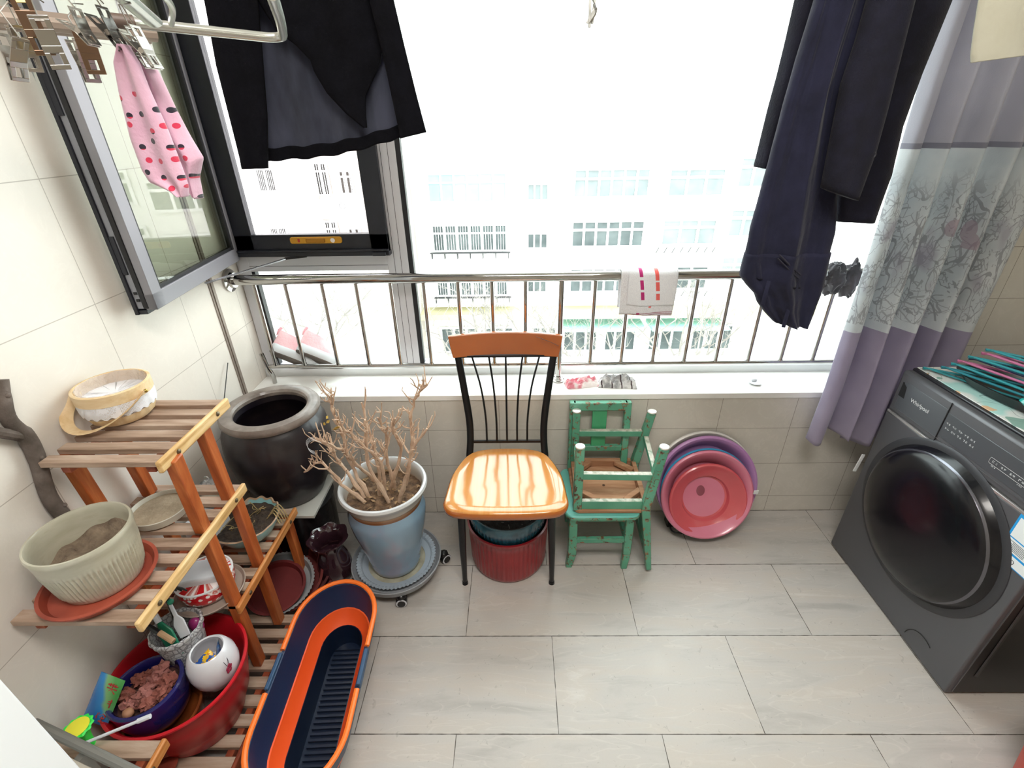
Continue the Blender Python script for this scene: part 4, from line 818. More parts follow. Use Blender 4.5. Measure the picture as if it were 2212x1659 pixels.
B().grid(rows, True).build('seat', SEATM, CH, ang=180)
rows = []
for k, dz in ((0.955, -0.028), (1.003, -0.026), (1.010, -0.016), (1.006, -0.008), (0.99, -0.0045)): rows.append([ch + Vector((x * k, y * k, zt_ + dz)) for x, y in sp])
B().grid(rows, True).build('seat_edge', mat('seat_edge_wood', 'a65a1f', 0.2, coat=0.6), CH, ang=180)
BKM = mat('black_metal', '151518', 0.28, 0.4)
for sg in (-1, 1):
    B().tube([ch + Vector((sg * 0.155, -0.12, 0.435)), ch + Vector((sg * 0.163, -0.11, 0.2)), ch + Vector((sg * 0.168, -0.095, 0.012))], [0.0145, 0.0125, 0.009], 14).tube([ch + Vector((sg * 0.168, -0.095, 0.0)), ch + Vector((sg * 0.168, -0.095, 0.014))], [0.012, 0.0105], 14).build('leg', BKM, CH)
    B().tube([ch + Vector((sg * 0.145, 0.12, 0.44)), ch + Vector((sg * 0.150, 0.17, 0.2)), ch + Vector((sg * 0.155, 0.20, 0.0))], [0.0145, 0.0125, 0.009], 14).build('leg', BKM, CH)
    pts = cr([ch + Vector((sg * 0.147, 0.135, 0.43)), ch + Vector((sg * 0.142, 0.165, 0.50)), ch + Vector((sg * 0.144, 0.185, 0.58)), ch + Vector((sg * 0.158, 0.205, 0.70)), ch + Vector((sg * 0.177, 0.235, 0.83))], 6)
    B().tube(pts, 0.0135, 12, flat=0.75, up=(0, 1, 0)).build('back_upright', BKM, CH)
B().bar(ch + Vector((-0.142, 0.165, 0.487)), ch + Vector((0.142, 0.165, 0.487)), 0.009, 0.009).build('cross_bar', BKM, CH)
B().bar(ch + Vector((-0.172, 0.232, 0.822)), ch + Vector((0.172, 0.232, 0.822)), 0.012, 0.008).build('cross_bar', BKM, CH)
for k in range(-2, 3):
    B().tube(cr([ch + Vector((k * 0.039, 0.165, 0.487)), ch + Vector((k * 0.040, 0.185, 0.58)), ch + Vector((k * 0.047, 0.205, 0.70)), ch + Vector((k * 0.062, 0.23, 0.822))], 5), 0.0038, 8).build('spindle', BKM, CH)
rows = []
for i, (z, hw) in enumerate([(0.822, 0.190), (0.825, 0.193), (0.86, 0.200), (0.890, 0.2055), (0.897, 0.207), (0.899, 0.2065)]):
    rw = []
    for k in range(25):
        u = k / 12 - 1; y = 0.215 + (z - 0.82) * 0.22 + 0.022 * (1 - u * u) ; rw.append((u * hw, y, z + 0.006 * (1 - u * u) * ((z - 0.82) / 0.08)))
    rows.append(rw)
b = B(); fr = [[ch + Vector(q) for q in r_] for r_ in rows]; bk = [[ch + Vector(q) + Vector((0, 0.016, 0)) for q in r_] for r_ in rows]
b.grid(fr); b.grid(bk, flip=True)
n1 = 25; o2 = len(rows) * n1; rim = [(0, k) for k in range(n1)] + [(i, n1 - 1) for i in range(1, len(rows))] + [(len(rows) - 1, k) for k in range(n1 - 2, -1, -1)] + [(i, 0) for i in range(len(rows) - 2, 0, -1)]
for q in range(len(rim)):
    p_, p2 = rim[q], rim[(q + 1) % len(rim)]; b.f.append((p_[0] * n1 + p_[1], p2[0] * n1 + p2[1], o2 + p2[0] * n1 + p2[1], o2 + p_[0] * n1 + p_[1])); b.mi.append(0)
bkr = b.build('backrest_board', mat('amber_board', '9a4f1e', 0.16, coat=0.7, col2='ab5c25', ns=3), CH, bevel=0.002)
B().tube([ch + Vector((0.11, 0.230, 0.898)), ch + Vector((0.135, 0.2262, 0.889)), ch + Vector((0.165, 0.2225, 0.878)), ch + Vector((0.192, 0.2165, 0.866))], [0.0008, 0.0022, 0.0012, 0.0016], 6, flat=0.5).build('burn_mark', mat('burn', '3a1a0e', 0.6), bkr)

# ---- pots under the chair
rp = Vector((-0.045, 1.405, 0)); 
B().lathe([(0, 0), (0.13, 0), (0.143, 0.006), (0.148, 0.02), (0.150, 0.03), (0.152, 0.1), (0.155, 0.17), (0.156, 0.2), (0.160, 0.205), (0.160, 0.215), (0.153, 0.216), (0.150, 0.2), (0.142, 0.02), (0, 0.015)], rp, 260, rib=(52, 0.0016, 4, 7)).build('ribbed_red_pot', mat('ribbed_red', '7d0f17', 0.3, col2='8d141c', ns=6, coat=0.2), org=rp, label='ribbed dark red pot standing under the dining chair', category='plant pot', ang=60)
tp = rp + Vector((0, 0, 0.016)); TPt = thing('teal_pot', 'teal glazed pot of dark soil set inside the ribbed red pot', 'plant pot', tp)
B().lathe([(0, 0), (0.11, 0), (0.13, 0.1), (0.138, 0.19), (0.146, 0.205), (0.150, 0.24), (0.151, 0.262), (0.148, 0.267), (0.142, 0.266), (0.139, 0.255), (0.13, 0.18), (0, 0.17)], tp, 180, rib=(60, 0.0012, 3, 5)).build('pot_body', mat('teal_glaze', '1d4a5c', 0.2, coat=0.6, col2='2b6a80', ns=12), TPt)
disc(tp, 0.139, 0.235, 0.006, 60, 16, fr=60).build('soil', mat('black_soil', '17181b', 0.9, col2='2a2d31', ns=90, bs=1.0, bscale=150, bd=0.008), TPt)
b = B(); random.seed(2)
for i in range(26):
    a = random.uniform(0, 6.28); r = random.uniform(0.03, 0.13); q = tp + Vector((math.cos(a) * r, math.sin(a) * r, 0.240)); d = Vector((random.uniform(-1, 1), random.uniform(-1, 1), 0.3)) * 0.016
    b.tube([q, q + d * 0.6 + Vector((0, 0, 0.002)), q + d], 0.0007, 4)
b.build('dry_roots', mat('pale_root', '9a9a98', 0.8), TPt)
# ============================================================ GREEN CHAIRS
g = G('worn_green'); v, p = g.pos(True)
wn_ = g.noise(v, 34, 6, 0.7); geo = g.n('ShaderNodeNewGeometry'); bvn = g.n('ShaderNodeBevel'); bvn.inputs[0].default_value = 0.0035; bvn.samples = 4
dtn = g.n('ShaderNodeVectorMath', operation='DOT_PRODUCT'); g.l(bvn.outputs[0], dtn.inputs[0]); g.l(geo.outputs['True Normal'], dtn.inputs[1])
edge = g.M('GREATER_THAN', g.M('ADD', g.M('MULTIPLY', g.M('SUBTRACT', 1.0, dtn.outputs['Value']), 1.3), wn_), 0.585)
chip = g.M('GREATER_THAN', g.noise(v, 42, 4, 0.6, 0.8), 0.635)
c = g.ramp(g.noise(v, 7, 3), [(0.3, '4b8f77'), (0.55, '589b80'), (0.75, '6da892')])
c = g.mix(g.M('MAXIMUM', edge, chip), c, g.ramp(g.noise(v, 60, 3), [(0.4, '4a3325'), (0.6, '8d6a4c')]))
GRN = g.fin(c, 0.38); g.bump(g.M('SUBTRACT', 1.0, g.M('MAXIMUM', edge, chip)), 0.5, 0.0015)
_nz = geo.outputs['True Normal']; _sx = g.n('ShaderNodeSeparateXYZ'); g.l(_nz, _sx.inputs[0])
g2 = G('green_rubbed_pale'); v2, p2_ = g2.pos(True); ge2 = g2.n('ShaderNodeNewGeometry'); sx2 = g2.n('ShaderNodeSeparateXYZ'); g2.l(ge2.outputs['True Normal'], sx2.inputs[0])
topf = g2.M('MULTIPLY', g2.M('GREATER_THAN', sx2.outputs[2], 0.8), g2.ramp(g2.noise(v2, 30, 4), [(0.3, 0.5), (0.5, 1.0)]))
c2_ = g2.mix(topf, g2.ramp(g2.noise(v2, 7, 3), [(0.3, '4b8f77'), (0.55, '589b80'), (0.75, '6da892')]), g2.ramp(g2.noise(v2, 60, 3), [(0.35, '9a9484'), (0.6, 'c4c2b6')]))
GRNP = g2.fin(c2_, 0.45)
RAW = wood('raw_plank', '8a5f43', 'a87c5d', 'c49b7a', 0, 0.8)
CHR = mat('chrome_stud', 'd4d0c8', 0.3, 0.6)
gc = Vector((0.315, 1.47, 0)); GC = thing('small_chair', 'small worn green wooden chair standing upright against the tiled wall', 'chair', gc)
def leg4(b, a, c_, w0, w1, d0, d1):
    """tapered rectangular leg from a (top) to c_ (bottom)"""
    a = Vector(a); c_ = Vector(c_); vs = []
    for q, w_, d_ in ((a, w0, d0), (c_, w1, d1)):
        for i, j in ((-1, -1), (1, -1), (1, 1), (-1, 1)): vs.append(q + Vector((i * w_ / 2, j * d_ / 2, 0)))
    return b.add(vs, [(0, 1, 2, 3), (7, 6, 5, 4), (0, 4, 5, 1), (1, 5, 6, 2), (2, 6, 7, 3), (3, 7, 4, 0)])
leg4(leg4(B(), (0.205, 1.352, 0.27), (0.207, 1.350, 0.07), 0.032, 0.033, 0.028, 0.028), (0.207, 1.350, 0.07), (0.196, 1.348, 0.0), 0.033, 0.024, 0.028, 0.024).build('leg', GRN, GC, bevel=0.003)
leg4(leg4(B(), (0.418, 1.352, 0.27), (0.422, 1.350, 0.07), 0.032, 0.030, 0.028, 0.028), (0.422, 1.350, 0.07), (0.416, 1.340, 0.0), 0.030, 0.024, 0.028, 0.022).build('leg', GRN, GC, bevel=0.003)
for x in (0.217, 0.435):
    leg4(leg4(B(), (x, 1.632, 0.60), (x, 1.60, 0.30), 0.026, 0.028, 0.026, 0.03), (x, 1.60, 0.30), (x, 1.60, 0.0), 0.028, 0.026, 0.03, 0.026).build('back_post', GRN, GC, bevel=0.003)
B().bar((0.217, 1.630, 0.582), (0.435, 1.630, 0.582), 0.026, 0.036).build('top_rail', GRN, GC, bevel=0.004)
B().bar((0.217, 1.612, 0.392), (0.435, 1.612, 0.392), 0.022, 0.024).build('lower_rail', GRN, GC, bevel=0.003)
B().bar((0.325, 1.612, 0.40), (0.325, 1.629, 0.57), 0.058, 0.010, (0, 1, 0)).build('splat', mat('leaf_green', '3a8f63', 0.4, col2='459a6c', ns=8), GC, bevel=0.002)
def rrect(x0, x1, y0, y1, r, n=6): return roundrect(x0, x1, y0, y1, r, n)
B().prism(rrect(0.172, 0.452, 1.318, 1.605, 0.035), 0.272, 0.290).build('seat', mat('turquoise_seat', '5fb0a6', 0.35, col2='6fbbb0', ns=6), GC, bevel=0.004)
B().prism(rrect(0.1705, 0.4535, 1.3165, 1.6, 0.036), 0.273, 0.286).build('seat_edge', GRN, GC, bevel=0.003)
B().bar((0.215, 1.352, 0.255), (0.412, 1.352, 0.255), 0.014, 0.03).build('apron', GRN, GC, bevel=0.002)
for y, z in ((1.350, 0.142), (1.60, 0.16)): B().bar((0.215, y, z), (0.412, y, z), 0.016, 0.022).build('stretcher', GRN, GC, bevel=0.002)
for x in (0.206, 0.420): B().bar((x, 1.352, 0.12), (x, 1.60, 0.12), 0.016, 0.022).build('stretcher', GRN, GC, bevel=0.002)
# inverted chair on top
ic = Vector((0.34, 1.47, 0.291)); IC = thing('small_chair', 'small worn green wooden chair turned upside down on the upright one', 'chair', ic)
zq = 0.291
B().prism(rrect(0.206, 0.470, 1.335, 1.615, 0.02), zq, zq + 0.016).build('seat', RAW, IC, bevel=0.003)
caps = {'fl': (0.215, 1.364, 0.575), 'bl': (0.229, 1.600, 0.575), 'fr': (0.506, 1.357, 0.575), 'br': (0.522, 1.590, 0.575)}
leg4(B(), caps['fl'], (0.216, 1.353, zq + 0.012), 0.030, 0.032, 0.028, 0.028).build('leg', GRN, IC, bevel=0.002)
leg4(B(), caps['bl'], (0.228, 1.602, zq + 0.012), 0.028, 0.032, 0.028, 0.028).build('leg', GRN, IC, bevel=0.002)
leg4(leg4(B(), caps['fr'], (0.468, 1.345, 0.31), 0.030, 0.034, 0.028, 0.03), (0.468, 1.345, 0.31), (0.508, 1.320, 0.018), 0.034, 0.020, 0.03, 0.026).build('back_post', GRN, IC, bevel=0.003)
leg4(leg4(B(), caps['br'], (0.480, 1.600, 0.31), 0.028, 0.034, 0.028, 0.03), (0.480, 1.600, 0.31), (0.515, 1.575, 0.03), 0.034, 0.022, 0.03, 0.026).build('back_post', GRN, IC, bevel=0.003)
for k_, (x, y, z) in caps.items(): B().lathe([(0, 0), (0.0175, 0), (0.018, 0.002), (0.016, 0.005), (0, 0.006)], (x, y, z), 20).build('leg_cap', CHR, IC, label='pale worn round foot cap')
B().bar((0.225, 1.36, 0.452), (0.492, 1.352, 0.452), 0.020, 0.026).build('stretcher', GRNP, IC, bevel=0.002)
B().bar((0.238, 1.60, 0.474), (0.508, 1.596, 0.474), 0.020, 0.026).build('stretcher', GRNP, IC, bevel=0.002)
B().bar((0.50, 1.37, 0.43), (0.508, 1.58, 0.46), 0.018, 0.020).build('stretcher', GRNP, IC, bevel=0.002)
B().bar((0.217, 1.37, 0.43), (0.229, 1.59, 0.44), 0.018, 0.020).build('stretcher', GRN, IC, bevel=0.002)
B().bar((0.228, 1.352, 0.322), (0.455, 1.350, 0.322), 0.018, 0.042).build('apron', GRNP, IC, bevel=0.002)
B().bar((0.235, 1.604, 0.322), (0.465, 1.602, 0.322), 0.018, 0.034).bar((0.466, 1.36, 0.322), (0.474, 1.59, 0.322), 0.018, 0.034).bar((0.217, 1.36, 0.322), (0.224, 1.59, 0.322), 0.016, 0.034).build('apron', RAW, IC, bevel=0.002)
for a, c_ in (((0.228, 1.420), (0.295, 1.362)), ((0.462, 1.420), (0.395, 1.362)), ((0.462, 1.54), (0.40, 1.595)), ((0.235, 1.54), (0.295, 1.595))): B().bar((a[0], a[1], 0.328), (c_[0], c_[1], 0.328), 0.022, 0.02).build('corner_brace', RAW, IC, bevel=0.002)
B().bar((0.510, 1.33, 0.045), (0.517, 1.57, 0.055), 0.018, 0.034).build('top_rail', GRN, IC, bevel=0.003)
B().bar((0.512, 1.452, 0.06), (0.488, 1.466, 0.22), 0.012, 0.055, (0, 1, 0)).build('splat', GRN, IC, bevel=0.002)
B().ball((0.335, 1.475, zq + 0.017), 0.006, 5, sq=(1, 1, 0.3)).build('knot', mat('knot', '4a2f20', 0.8), IC)

# ============================================================ BASINS LEANING ON THE WALL
def leaning_basin(c, R, depth, m, label, lip=0.014, wall=0.8, rim=0.5, name='plastic_basin'):
    c = Vector(c); tilt = 0.35
    Mx = Matrix.Rotation(-(PI / 2 - tilt), 4, 'X') @ Matrix.Rotation(PI, 4, 'X')
    n_ = Vector((0, -math.cos(tilt), math.sin(tilt)))
    x_ = Vector((1, 0, 0)); y_ = n_.cross(x_)
    Mx = Matrix((x_, y_, n_)).transposed().to_4x4()
    r2 = R * wall
    prof = [(0, -depth), (r2 * 0.86, -depth), (r2 * 0.93, -depth + 0.004), (r2 * 0.985, -depth + 0.02), (R - lip - 0.008, -0.012), (R - lip, -0.002), (R - lip * 0.5, 0.003), (R - 0.002, 0.0), (R, -0.006), (R - 0.004, -0.008), (R - lip, -0.008), (R - lip - 0.004, -0.016), (r2, -depth + 0.02), (r2 * 0.94, -depth - 0.001), (r2 * 0.85, -depth - 0.003), (0, -depth - 0.003)]
    return B().lathe(prof, c, 96, Mx).build(name, m, org=c, label=label, category='basin', group='plastic basins leaning on the wall')
NT = Vector((0, -math.cos(0.35), math.sin(0.35)))
PC = Vector((0.773, 1.510, 0.219))
leaning_basin((0.772, 1.566, 0.252), 0.211, 0.050, mat('white_plastic_basin', 'cdc9c6', 0.35), 'white plastic basin rearmost of the nested basins leaning on the wall', name='washing_basin')
leaning_basin((0.779, 1.546, 0.243), 0.210, 0.062, mat('mauve_plastic', 'a878ac', 0.3, col2='b184b4', ns=4), 'wide mauve plastic basin leaning behind the turquoise-rimmed one', lip=0.018, name='washing_basin')
leaning_basin(PC - NT * 0.012 + Vector((0.0, 0.002, 0.006)), 0.190, 0.068, mat('azure_plastic', '2f86b0', 0.3), 'basin showing only its bright blue rim behind the pink basin', lip=0.009, name='washing_basin')
leaning_basin(PC, 0.1905, 0.058, mat('pink_plastic', 'c9748c', 0.25, col2='cf7d93', ns=4, coat=0.3), 'large pink plastic basin holding the smallest coral one', lip=0.016, wall=0.72, name='washing_basin')
cb = leaning_basin(PC + Vector((0.008, 0.0, -0.030)) + NT * 0.004, 0.161, 0.052, mat('coral_plastic', 'c4525a', 0.22, col2='ca5c62', ns=4, coat=0.4), 'smallest coral-pink plastic basin frontmost of the leaning basins', lip=0.015, wall=0.63, name='washing_basin')
Mcb = Matrix((Vector((1, 0, 0)), NT.cross(Vector((1, 0, 0))), NT)).transposed().to_4x4()
B().lathe([(0, 0.001), (0.012, 0.0008), (0.018, 0)], PC + Vector((0.008, 0, -0.030)) + NT * (0.004 - 0.0515) + Mcb.to_3x3() @ Vector((-0.015, 0.028, 0)), 24, Mcb, sy=1.3).build('dark_stain', mat('stain', '8a4756', 0.5), cb)
B().box(-0.008, 0.012, -0.001, 0.001, -0.009, 0.009, Matrix.Translation((0.956, 1.497, 0.247)) @ Matrix.Rotation(0.1, 4, 'Z')).build('paper_tag', mat('paper_white', 'd7dadc', 0.6), org=(0.966, 1.5, 0.247), label='small white paper tag stuck on the rim of the mauve basin', category='tag')
bs_ = B(); bs_.tube(cr([(0.70, 1.62, 0.02), (0.66, 1.55, 0.022), (0.655, 1.50, 0.03), (0.70, 1.485, 0.032), (0.79, 1.49, 0.034)], 5), 0.004, 8); bs_.box(0.65, 0.90, 1.555, 1.60, 0, 0.035)
bs_.build('low_bracket', mat('dark_bracket', '1f1d1e', 0.4), org=(0.77, 1.55, 0), label='low dark bracket under the leaning basins', category='bracket')

# ============================================================ THINGS ON SILL AND RAIL
def crumple(name, c, sx, sy, h, m, label, cat, seed, rotz=0, grp=None, pw=1.0):
    c = Vector(c); rows = []; q = Matrix.Rotation(rotz, 4, 'Z')
    n = 40
    for i in range(n + 1):
        r_ = []
        for k in range(n + 1):
            u, v_ = k / n * 2 - 1, i / n * 2 - 1
            f = (1 - u ** 6) * (1 - v_ ** 6)
            z = h * (0.45 + 0.9 * abs(noise.noise(Vector((u * 1.6 + seed, v_ * 2.6, seed)))) + 0.35 * noise.noise(Vector((u * 5, v_ * 5 + seed, 2)))) * f ** 0.6
            w_ = 0.10 * noise.noise(Vector((u * 2.2, v_ * 2.2, seed + 5)))
            r_.append(c + q @ Vector((u * sx * (1 + w_), v_ * sy * (1 + w_ * 1.5), max(0.0005, z))))
        rows.append(r_)
    b = B().grid(rows); base = [[Vector((p_.x, p_.y, c.z)) for p_ in r_] for r_ in rows]; b.grid(base, flip=True)
    T = dict(label=label, category=cat)
    if grp: T['group'] = grp
    return b.build(name, m, org=c, **T)
g = G('pink_white_cloth'); v, p = g.pos(True)
PW = g.fin(g.ramp(g.noise(g.map(v, (3, 3, 3)), 9, 2), [(0.42, 'd98492'), (0.5, 'e5b9c0'), (0.56, 'eee6e6')]), 0.9, sheen=0.3)
crumple('rag', (0.262, 1.735, ZS), 0.068, 0.028, 0.036, PW, 'crumpled pink and white rag on the sill beside the steel post', 'rag', 3.1, 0.15)
g = G('grey_check_cloth'); v, p = g.pos(True)
ln = g.M('LESS_THAN', g.M('FRACT', g.M('MULTIPLY', g.M('ADD', p[0], g.M('MULTIPLY', p[1], 0.3)), 26.0)), 0.12)
c = g.mix(ln, g.ramp(g.noise(v, 30, 3), [(0.4, '8f9092'), (0.6, 'd5d5d6')]), '3b2a30')
CK = g.fin(c, 0.9, sheen=0.2)
crumple('rag', (0.408, 1.735, ZS), 0.075, 0.034, 0.045, CK, 'folded grey checked rag on the sill next to the pink one', 'rag', 8.4, -0.1)
sd = B().lathe([(0, 0), (0.018, 0), (0.027, 0.006), (0.028, 0.008), (0.024, 0.009), (0.010, 0.010), (0, 0.012)], (0.972, 1.735, ZS), 32).ball((0.968, 1.737, ZS + 0.015), 0.009, 8, sq=(1.4, 1, 0.7))
sd.build('small_dish', mat('white_plastic', 'd9dbe2', 0.35), org=(0.972, 1.735, ZS), label='small white round dish lying alone on the sill', category='dish')
# towel on the top rail
def towelmat(name, marks, base='d8d9df', lines=()):
    g = G(name); v, p = g.pos(True); c = g.ramp(g.noise(v, 300, 2), [(0.3, base), (0.7, 'e6e7ea')])
    for (x0, x1, z0, z1, col, sl) in marks:
        xx = g.M('ADD', p[0], g.M('MULTIPLY', p[2], sl))
        k = g.M('MULTIPLY', g.M('MULTIPLY', g.M('GREATER_THAN', xx, x0), g.M('LESS_THAN', xx, x1)), g.M('MULTIPLY', g.M('GREATER_THAN', p[2], z0), g.M('LESS_THAN', p[2], z1)))
        c = g.mix(k, c, col)
    for (z0, z1, col, sl) in lines:
        zz = g.M('ADD', p[2], g.M('MULTIPLY', p[0], sl)); k = g.M('MULTIPLY', g.M('GREATER_THAN', zz, z0), g.M('LESS_THAN', zz, z1)); c = g.mix(k, c, col)
    g.bump(g.noise(v, 420, 2), 0.5, 0.003); return g.fin(c, 0.95, sheen=0.4)
MG, CO = 'b31f6e', 'e0605a'
to = Vector((0.49, YRL, 1.064)); TW = thing('hand_towel', 'white hand towel with magenta and coral dashes hung over the rail', 'towel', to)
tm = towelmat('towel_pattern', [(-0.036, -0.023, 0.002, 0.036, MG, 0.15), (-0.036, -0.023, -0.045, -0.010, MG, 0.15), (-0.036, -0.023, -0.085, -0.054, MG, 0.15), (0.022, 0.036, -0.012, 0.03, CO, 0.15), (0.022, 0.036, -0.052, -0.018, CO, 0.15), (0.022, 0.036, -0.088, -0.062, CO, 0.15)])
tl = towelmat('towel_lower', [(-0.034, -0.022, -0.103, -0.096, MG, 0), (-0.034, -0.022, -0.146, -0.138, MG, 0), (0.010, 0.020, -0.118, -0.107, CO, 0)], 'cfcdd2', [(-0.143, -0.1405, '8f2c45', -0.06), (-0.149, -0.1465, '8f2c45', -0.06), (-0.155, -0.1525, '8f2c45', -0.06)])
def drape(x0, x1, zf, zb_, r, m, name, seed, th=0.003):
    rows = []; n = 30
    path = [(-r - 0.001, zf), (-r - 0.001, 1.064 - 0.02)] 
    P = []
    for i in range(16): t = i / 15; P.append((-(r + 0.001 + 0.004 * math.sin(t * 3)), zf + (1.060 - zf) * t))
    for i in range(1, 12): a = PI - PI * i / 12; P.append(((r + 0.0015) * math.cos(a), 1.064 + (r + 0.0015) * math.sin(a)))
    for i in range(12): t = i / 11; P.append((r + 0.0015 + 0.003 * t, 1.060 + (zb_ - 1.060) * t))
    for (dy, z) in P:
        rw = []
        for k in range(n + 1):
            u = k / n; hang = max(0, (1.05 - z)) * 0.10
            x = x0 + (x1 - x0) * u + (0.5 - u) * hang * 0.6; yy = YRL + dy * (1 + hang * 0.5) + 0.004 * math.sin(u * 9 + seed) * min(1, (1.08 - z) * 9) * (1 if dy < 0 else -1)
            rw.append((x, yy, z + 0.003 * math.sin(u * 5 + seed)))
        rows.append(rw)
    return B().grid(rows).build(name, m, TW, solid=th)
drape(0.387, 0.597, 0.915, 0.93, 0.0215, tl, 'under_layer', 1.0)
drape(0.412, 0.595, 0.955, 0.96, 0.0265, tm, 'upper_layer', 2.0)

# dark scrunched socks draped at the far end of the rail
DK = mat('charcoal_knit', '2a272c', 0.85, col2='4a464c', ns=14, bs=0.6, bscale=60, bd=0.004, sheen=0.3)
def bundle(c, sx, sy, sz, seed, m, label):
    c = Vector(c); rows = []
    for i in range(25):
        th = PI * i / 24; r_ = []
        for k in range(48):
            a = 2 * PI * k / 48; d = Vector((math.sin(th) * math.cos(a), math.sin(th) * math.sin(a), math.cos(th)))
            q = 1 + 0.35 * noise.noise(d * 1.8 + Vector((seed, 0, seed))) + 0.16 * noise.noise(Vector((d.x * 3, d.y * 3, d.z * 9 + seed)))
            r_.append(c + Vector((d.x * sx, d.y * sy, d.z * sz)) * q)
        rows.append(r_)
    return B().grid(rows, True, True).build('scrunched_sock', m, org=c, label=label, category='sock', group='dark socks on the far rail end')
bundle((1.185, YRL - 0.004, 1.045), 0.036, 0.034, 0.062, 1.5, DK, 'charcoal sock scrunched over the rail next to the hanging trousers')
bundle((1.245, YRL - 0.004, 1.040), 0.032, 0.036, 0.066, 4.2, mat('charcoal_knit_b', '29252b', 0.85, col2='5b565c', ns=10, bs=0.6, bscale=50, sheen=0.3), 'charcoal sock scrunched over the rail next to the curtain')

# sneakers stuck through the balusters
def sneaker(loc, label):
    T_ = thing('sneaker', label, 'shoe', loc, 'pale pink sneakers on the railing')
    o = Vector(loc); d = Vector((0.150, 0.035, -0.100)).normalized(); upv = Vector((0.25, 0.80, 0.62)); upv = (upv - d * upv.dot(d)).normalized(); sd_ = d.cross(upv)
    Mx = Matrix((d, sd_, upv)).transposed().to_4x4(); Mx.translation = o
    Lg = 0.20
    def prof_w(t): return 0.036 * (0.80 + 0.25 * math.sin(PI * min(1, t * 1.1))) * math.sqrt(max(0.0, 1 - (2 * t - 1) ** 8)) * (1.08 if t > 0.55 else 1)
    rows = []
    n = 26
    def outline(z, kx=1.0, m=40, rocker=True):
        R_ = []
        for k in range(m):
            a = 2 * PI * k / m; t = 0.5 - 0.5 * math.cos(a); s_ = 1 if a < PI else -1
            w_ = prof_w(min(0.999, max(0.001, t))) * kx * s_
            rz = 0.014 * max(0, (t - 0.72) / 0.28) ** 2 + 0.006 * max(0, (0.15 - t) / 0.15)
            R_.append(Mx @ Vector((t * Lg, w_, z + rz)))
        return R_
    b = B(); b.grid([outline(0.004, 0.90), outline(0.0, 0.80)], True, True); q = outline(0.0, 0.80); b.add(q, [tuple(range(len(q)))[::-1]])
    b.build('outsole', mat('grey_rubber', '5f5650', 0.8, col2='756b64', ns=20, bs=0.5, bscale=120), T_)
    B().grid([outline(0.003, 0.91), outline(0.008, 1.02), outline(0.028, 1.08), outline(0.036, 1.02)], True).build('midsole', mat('white_foam', 'd6dade', 0.6), T_)
    def up(h):
        R_ = []
        for k in range(40):
            a = 2 * PI * k / 40; t = 0.5 - 0.5 * math.cos(a); s_ = 1 if a < PI else -1
            top = 0.075 * (1 - max(0, (t - 0.30) / 0.70) ** 1.1 * 0.78) + 0.008 * max(0, 0.2 - t) / 0.2
            kk = (1 - 0.62 * h ** 2) if t > 0.45 else (1 - 0.30 * h)
            w_ = prof_w(min(0.999, max(0.001, t))) * kk * s_ * 0.98
            tt = t * (1 - 0.05 * h) + 0.02 * h if t > 0.5 else t + 0.03 * h * (0.5 - t)
            R_.append(Mx @ Vector((tt * Lg, w_, 0.032 + top * h * 0.9)))
        return R_
    ub = B().grid([up(0), up(0.3), up(0.6), up(0.85), up(1.0)], True); q = up(1.0)
    ub.add(q, [tuple(range(len(q)))]); ub.build('upper', mat('blush_knit', 'd9a9ae', 0.85, col2='e2b9bc', ns=18, bs=0.4, bscale=120), T_)
    B().tube([Mx @ Vector((0.004, 0, 0.085)), Mx @ Vector((0.001, 0, 0.108)), Mx @ Vector((0.004, 0, 0.122))], 0.009, 8, flat=0.3).build('heel_tab', mat('pink_tab', 'd38f96', 0.7), T_)
    return T_
sneaker((-1.035, 1.800, 0.752), 'pale pink sneaker with white sole nearest the cream wall')
sneaker((-0.925, 1.800, 0.752), 'pale pink sneaker with white sole farther from the wall')

# ============================================================ WASHING MACHINE
W0 = Vector((1.6, 1.15, 0)); WM = thing('washing_machine', 'dark grey front-loading washing machine with black round door', 'washing machine', W0)
GM = mat('graphite_metal', '5b5b5f', 0.42, 0.35, bs=0.03, bscale=300); GD = mat('graphite_dark', '3f3f43', 0.45, 0.4); BKP2 = mat('black_panel', '19191a', 0.35, 0.2)
WX, WY0, WY1, WZ = 1.305, 0.850, 1.455, 0.822
def front(yz, x0, x1, m, name, par=WM, bev=0, **k): return B().prism(yz, x0, x1, 'x').build(name, m, par, bevel=bev, **k)
B().box(WX + 0.012, 1.90, WY0 + 0.008, WY1, 0.02, 0.80).build('cabinet', BKP2, WM, bevel=0.004)
front([(WY0, 0.008), (WY1, 0.008), (WY1, 0.662), (WY0, 0.662)], WX, WX + 0.03, GM, 'front_panel', bev=0.005)
front([(WY0, 0.668), (WY1, 0.668), (WY1, 0.80), (WY1, WZ), (WY0, WZ)], WX, WX + 0.035, GM, 'control_fascia', bev=0.010)
front([(WY0 + 0.002, 0.661), (WY1 - 0.004, 0.661), (WY1 - 0.004, 0.669), (WY0 + 0.002, 0.669)], WX - 0.0015, WX + 0.02, mat('bright_trim', 'c9c7c6', 0.2, 0.7), 'trim_strip', bev=0.001)
B().box(WX + 0.03, 1.90, WY0, WY1, 0.80, 0.828).build('top_plate', mat('top_black', '232226', 0.3), WM, bevel=0.004)
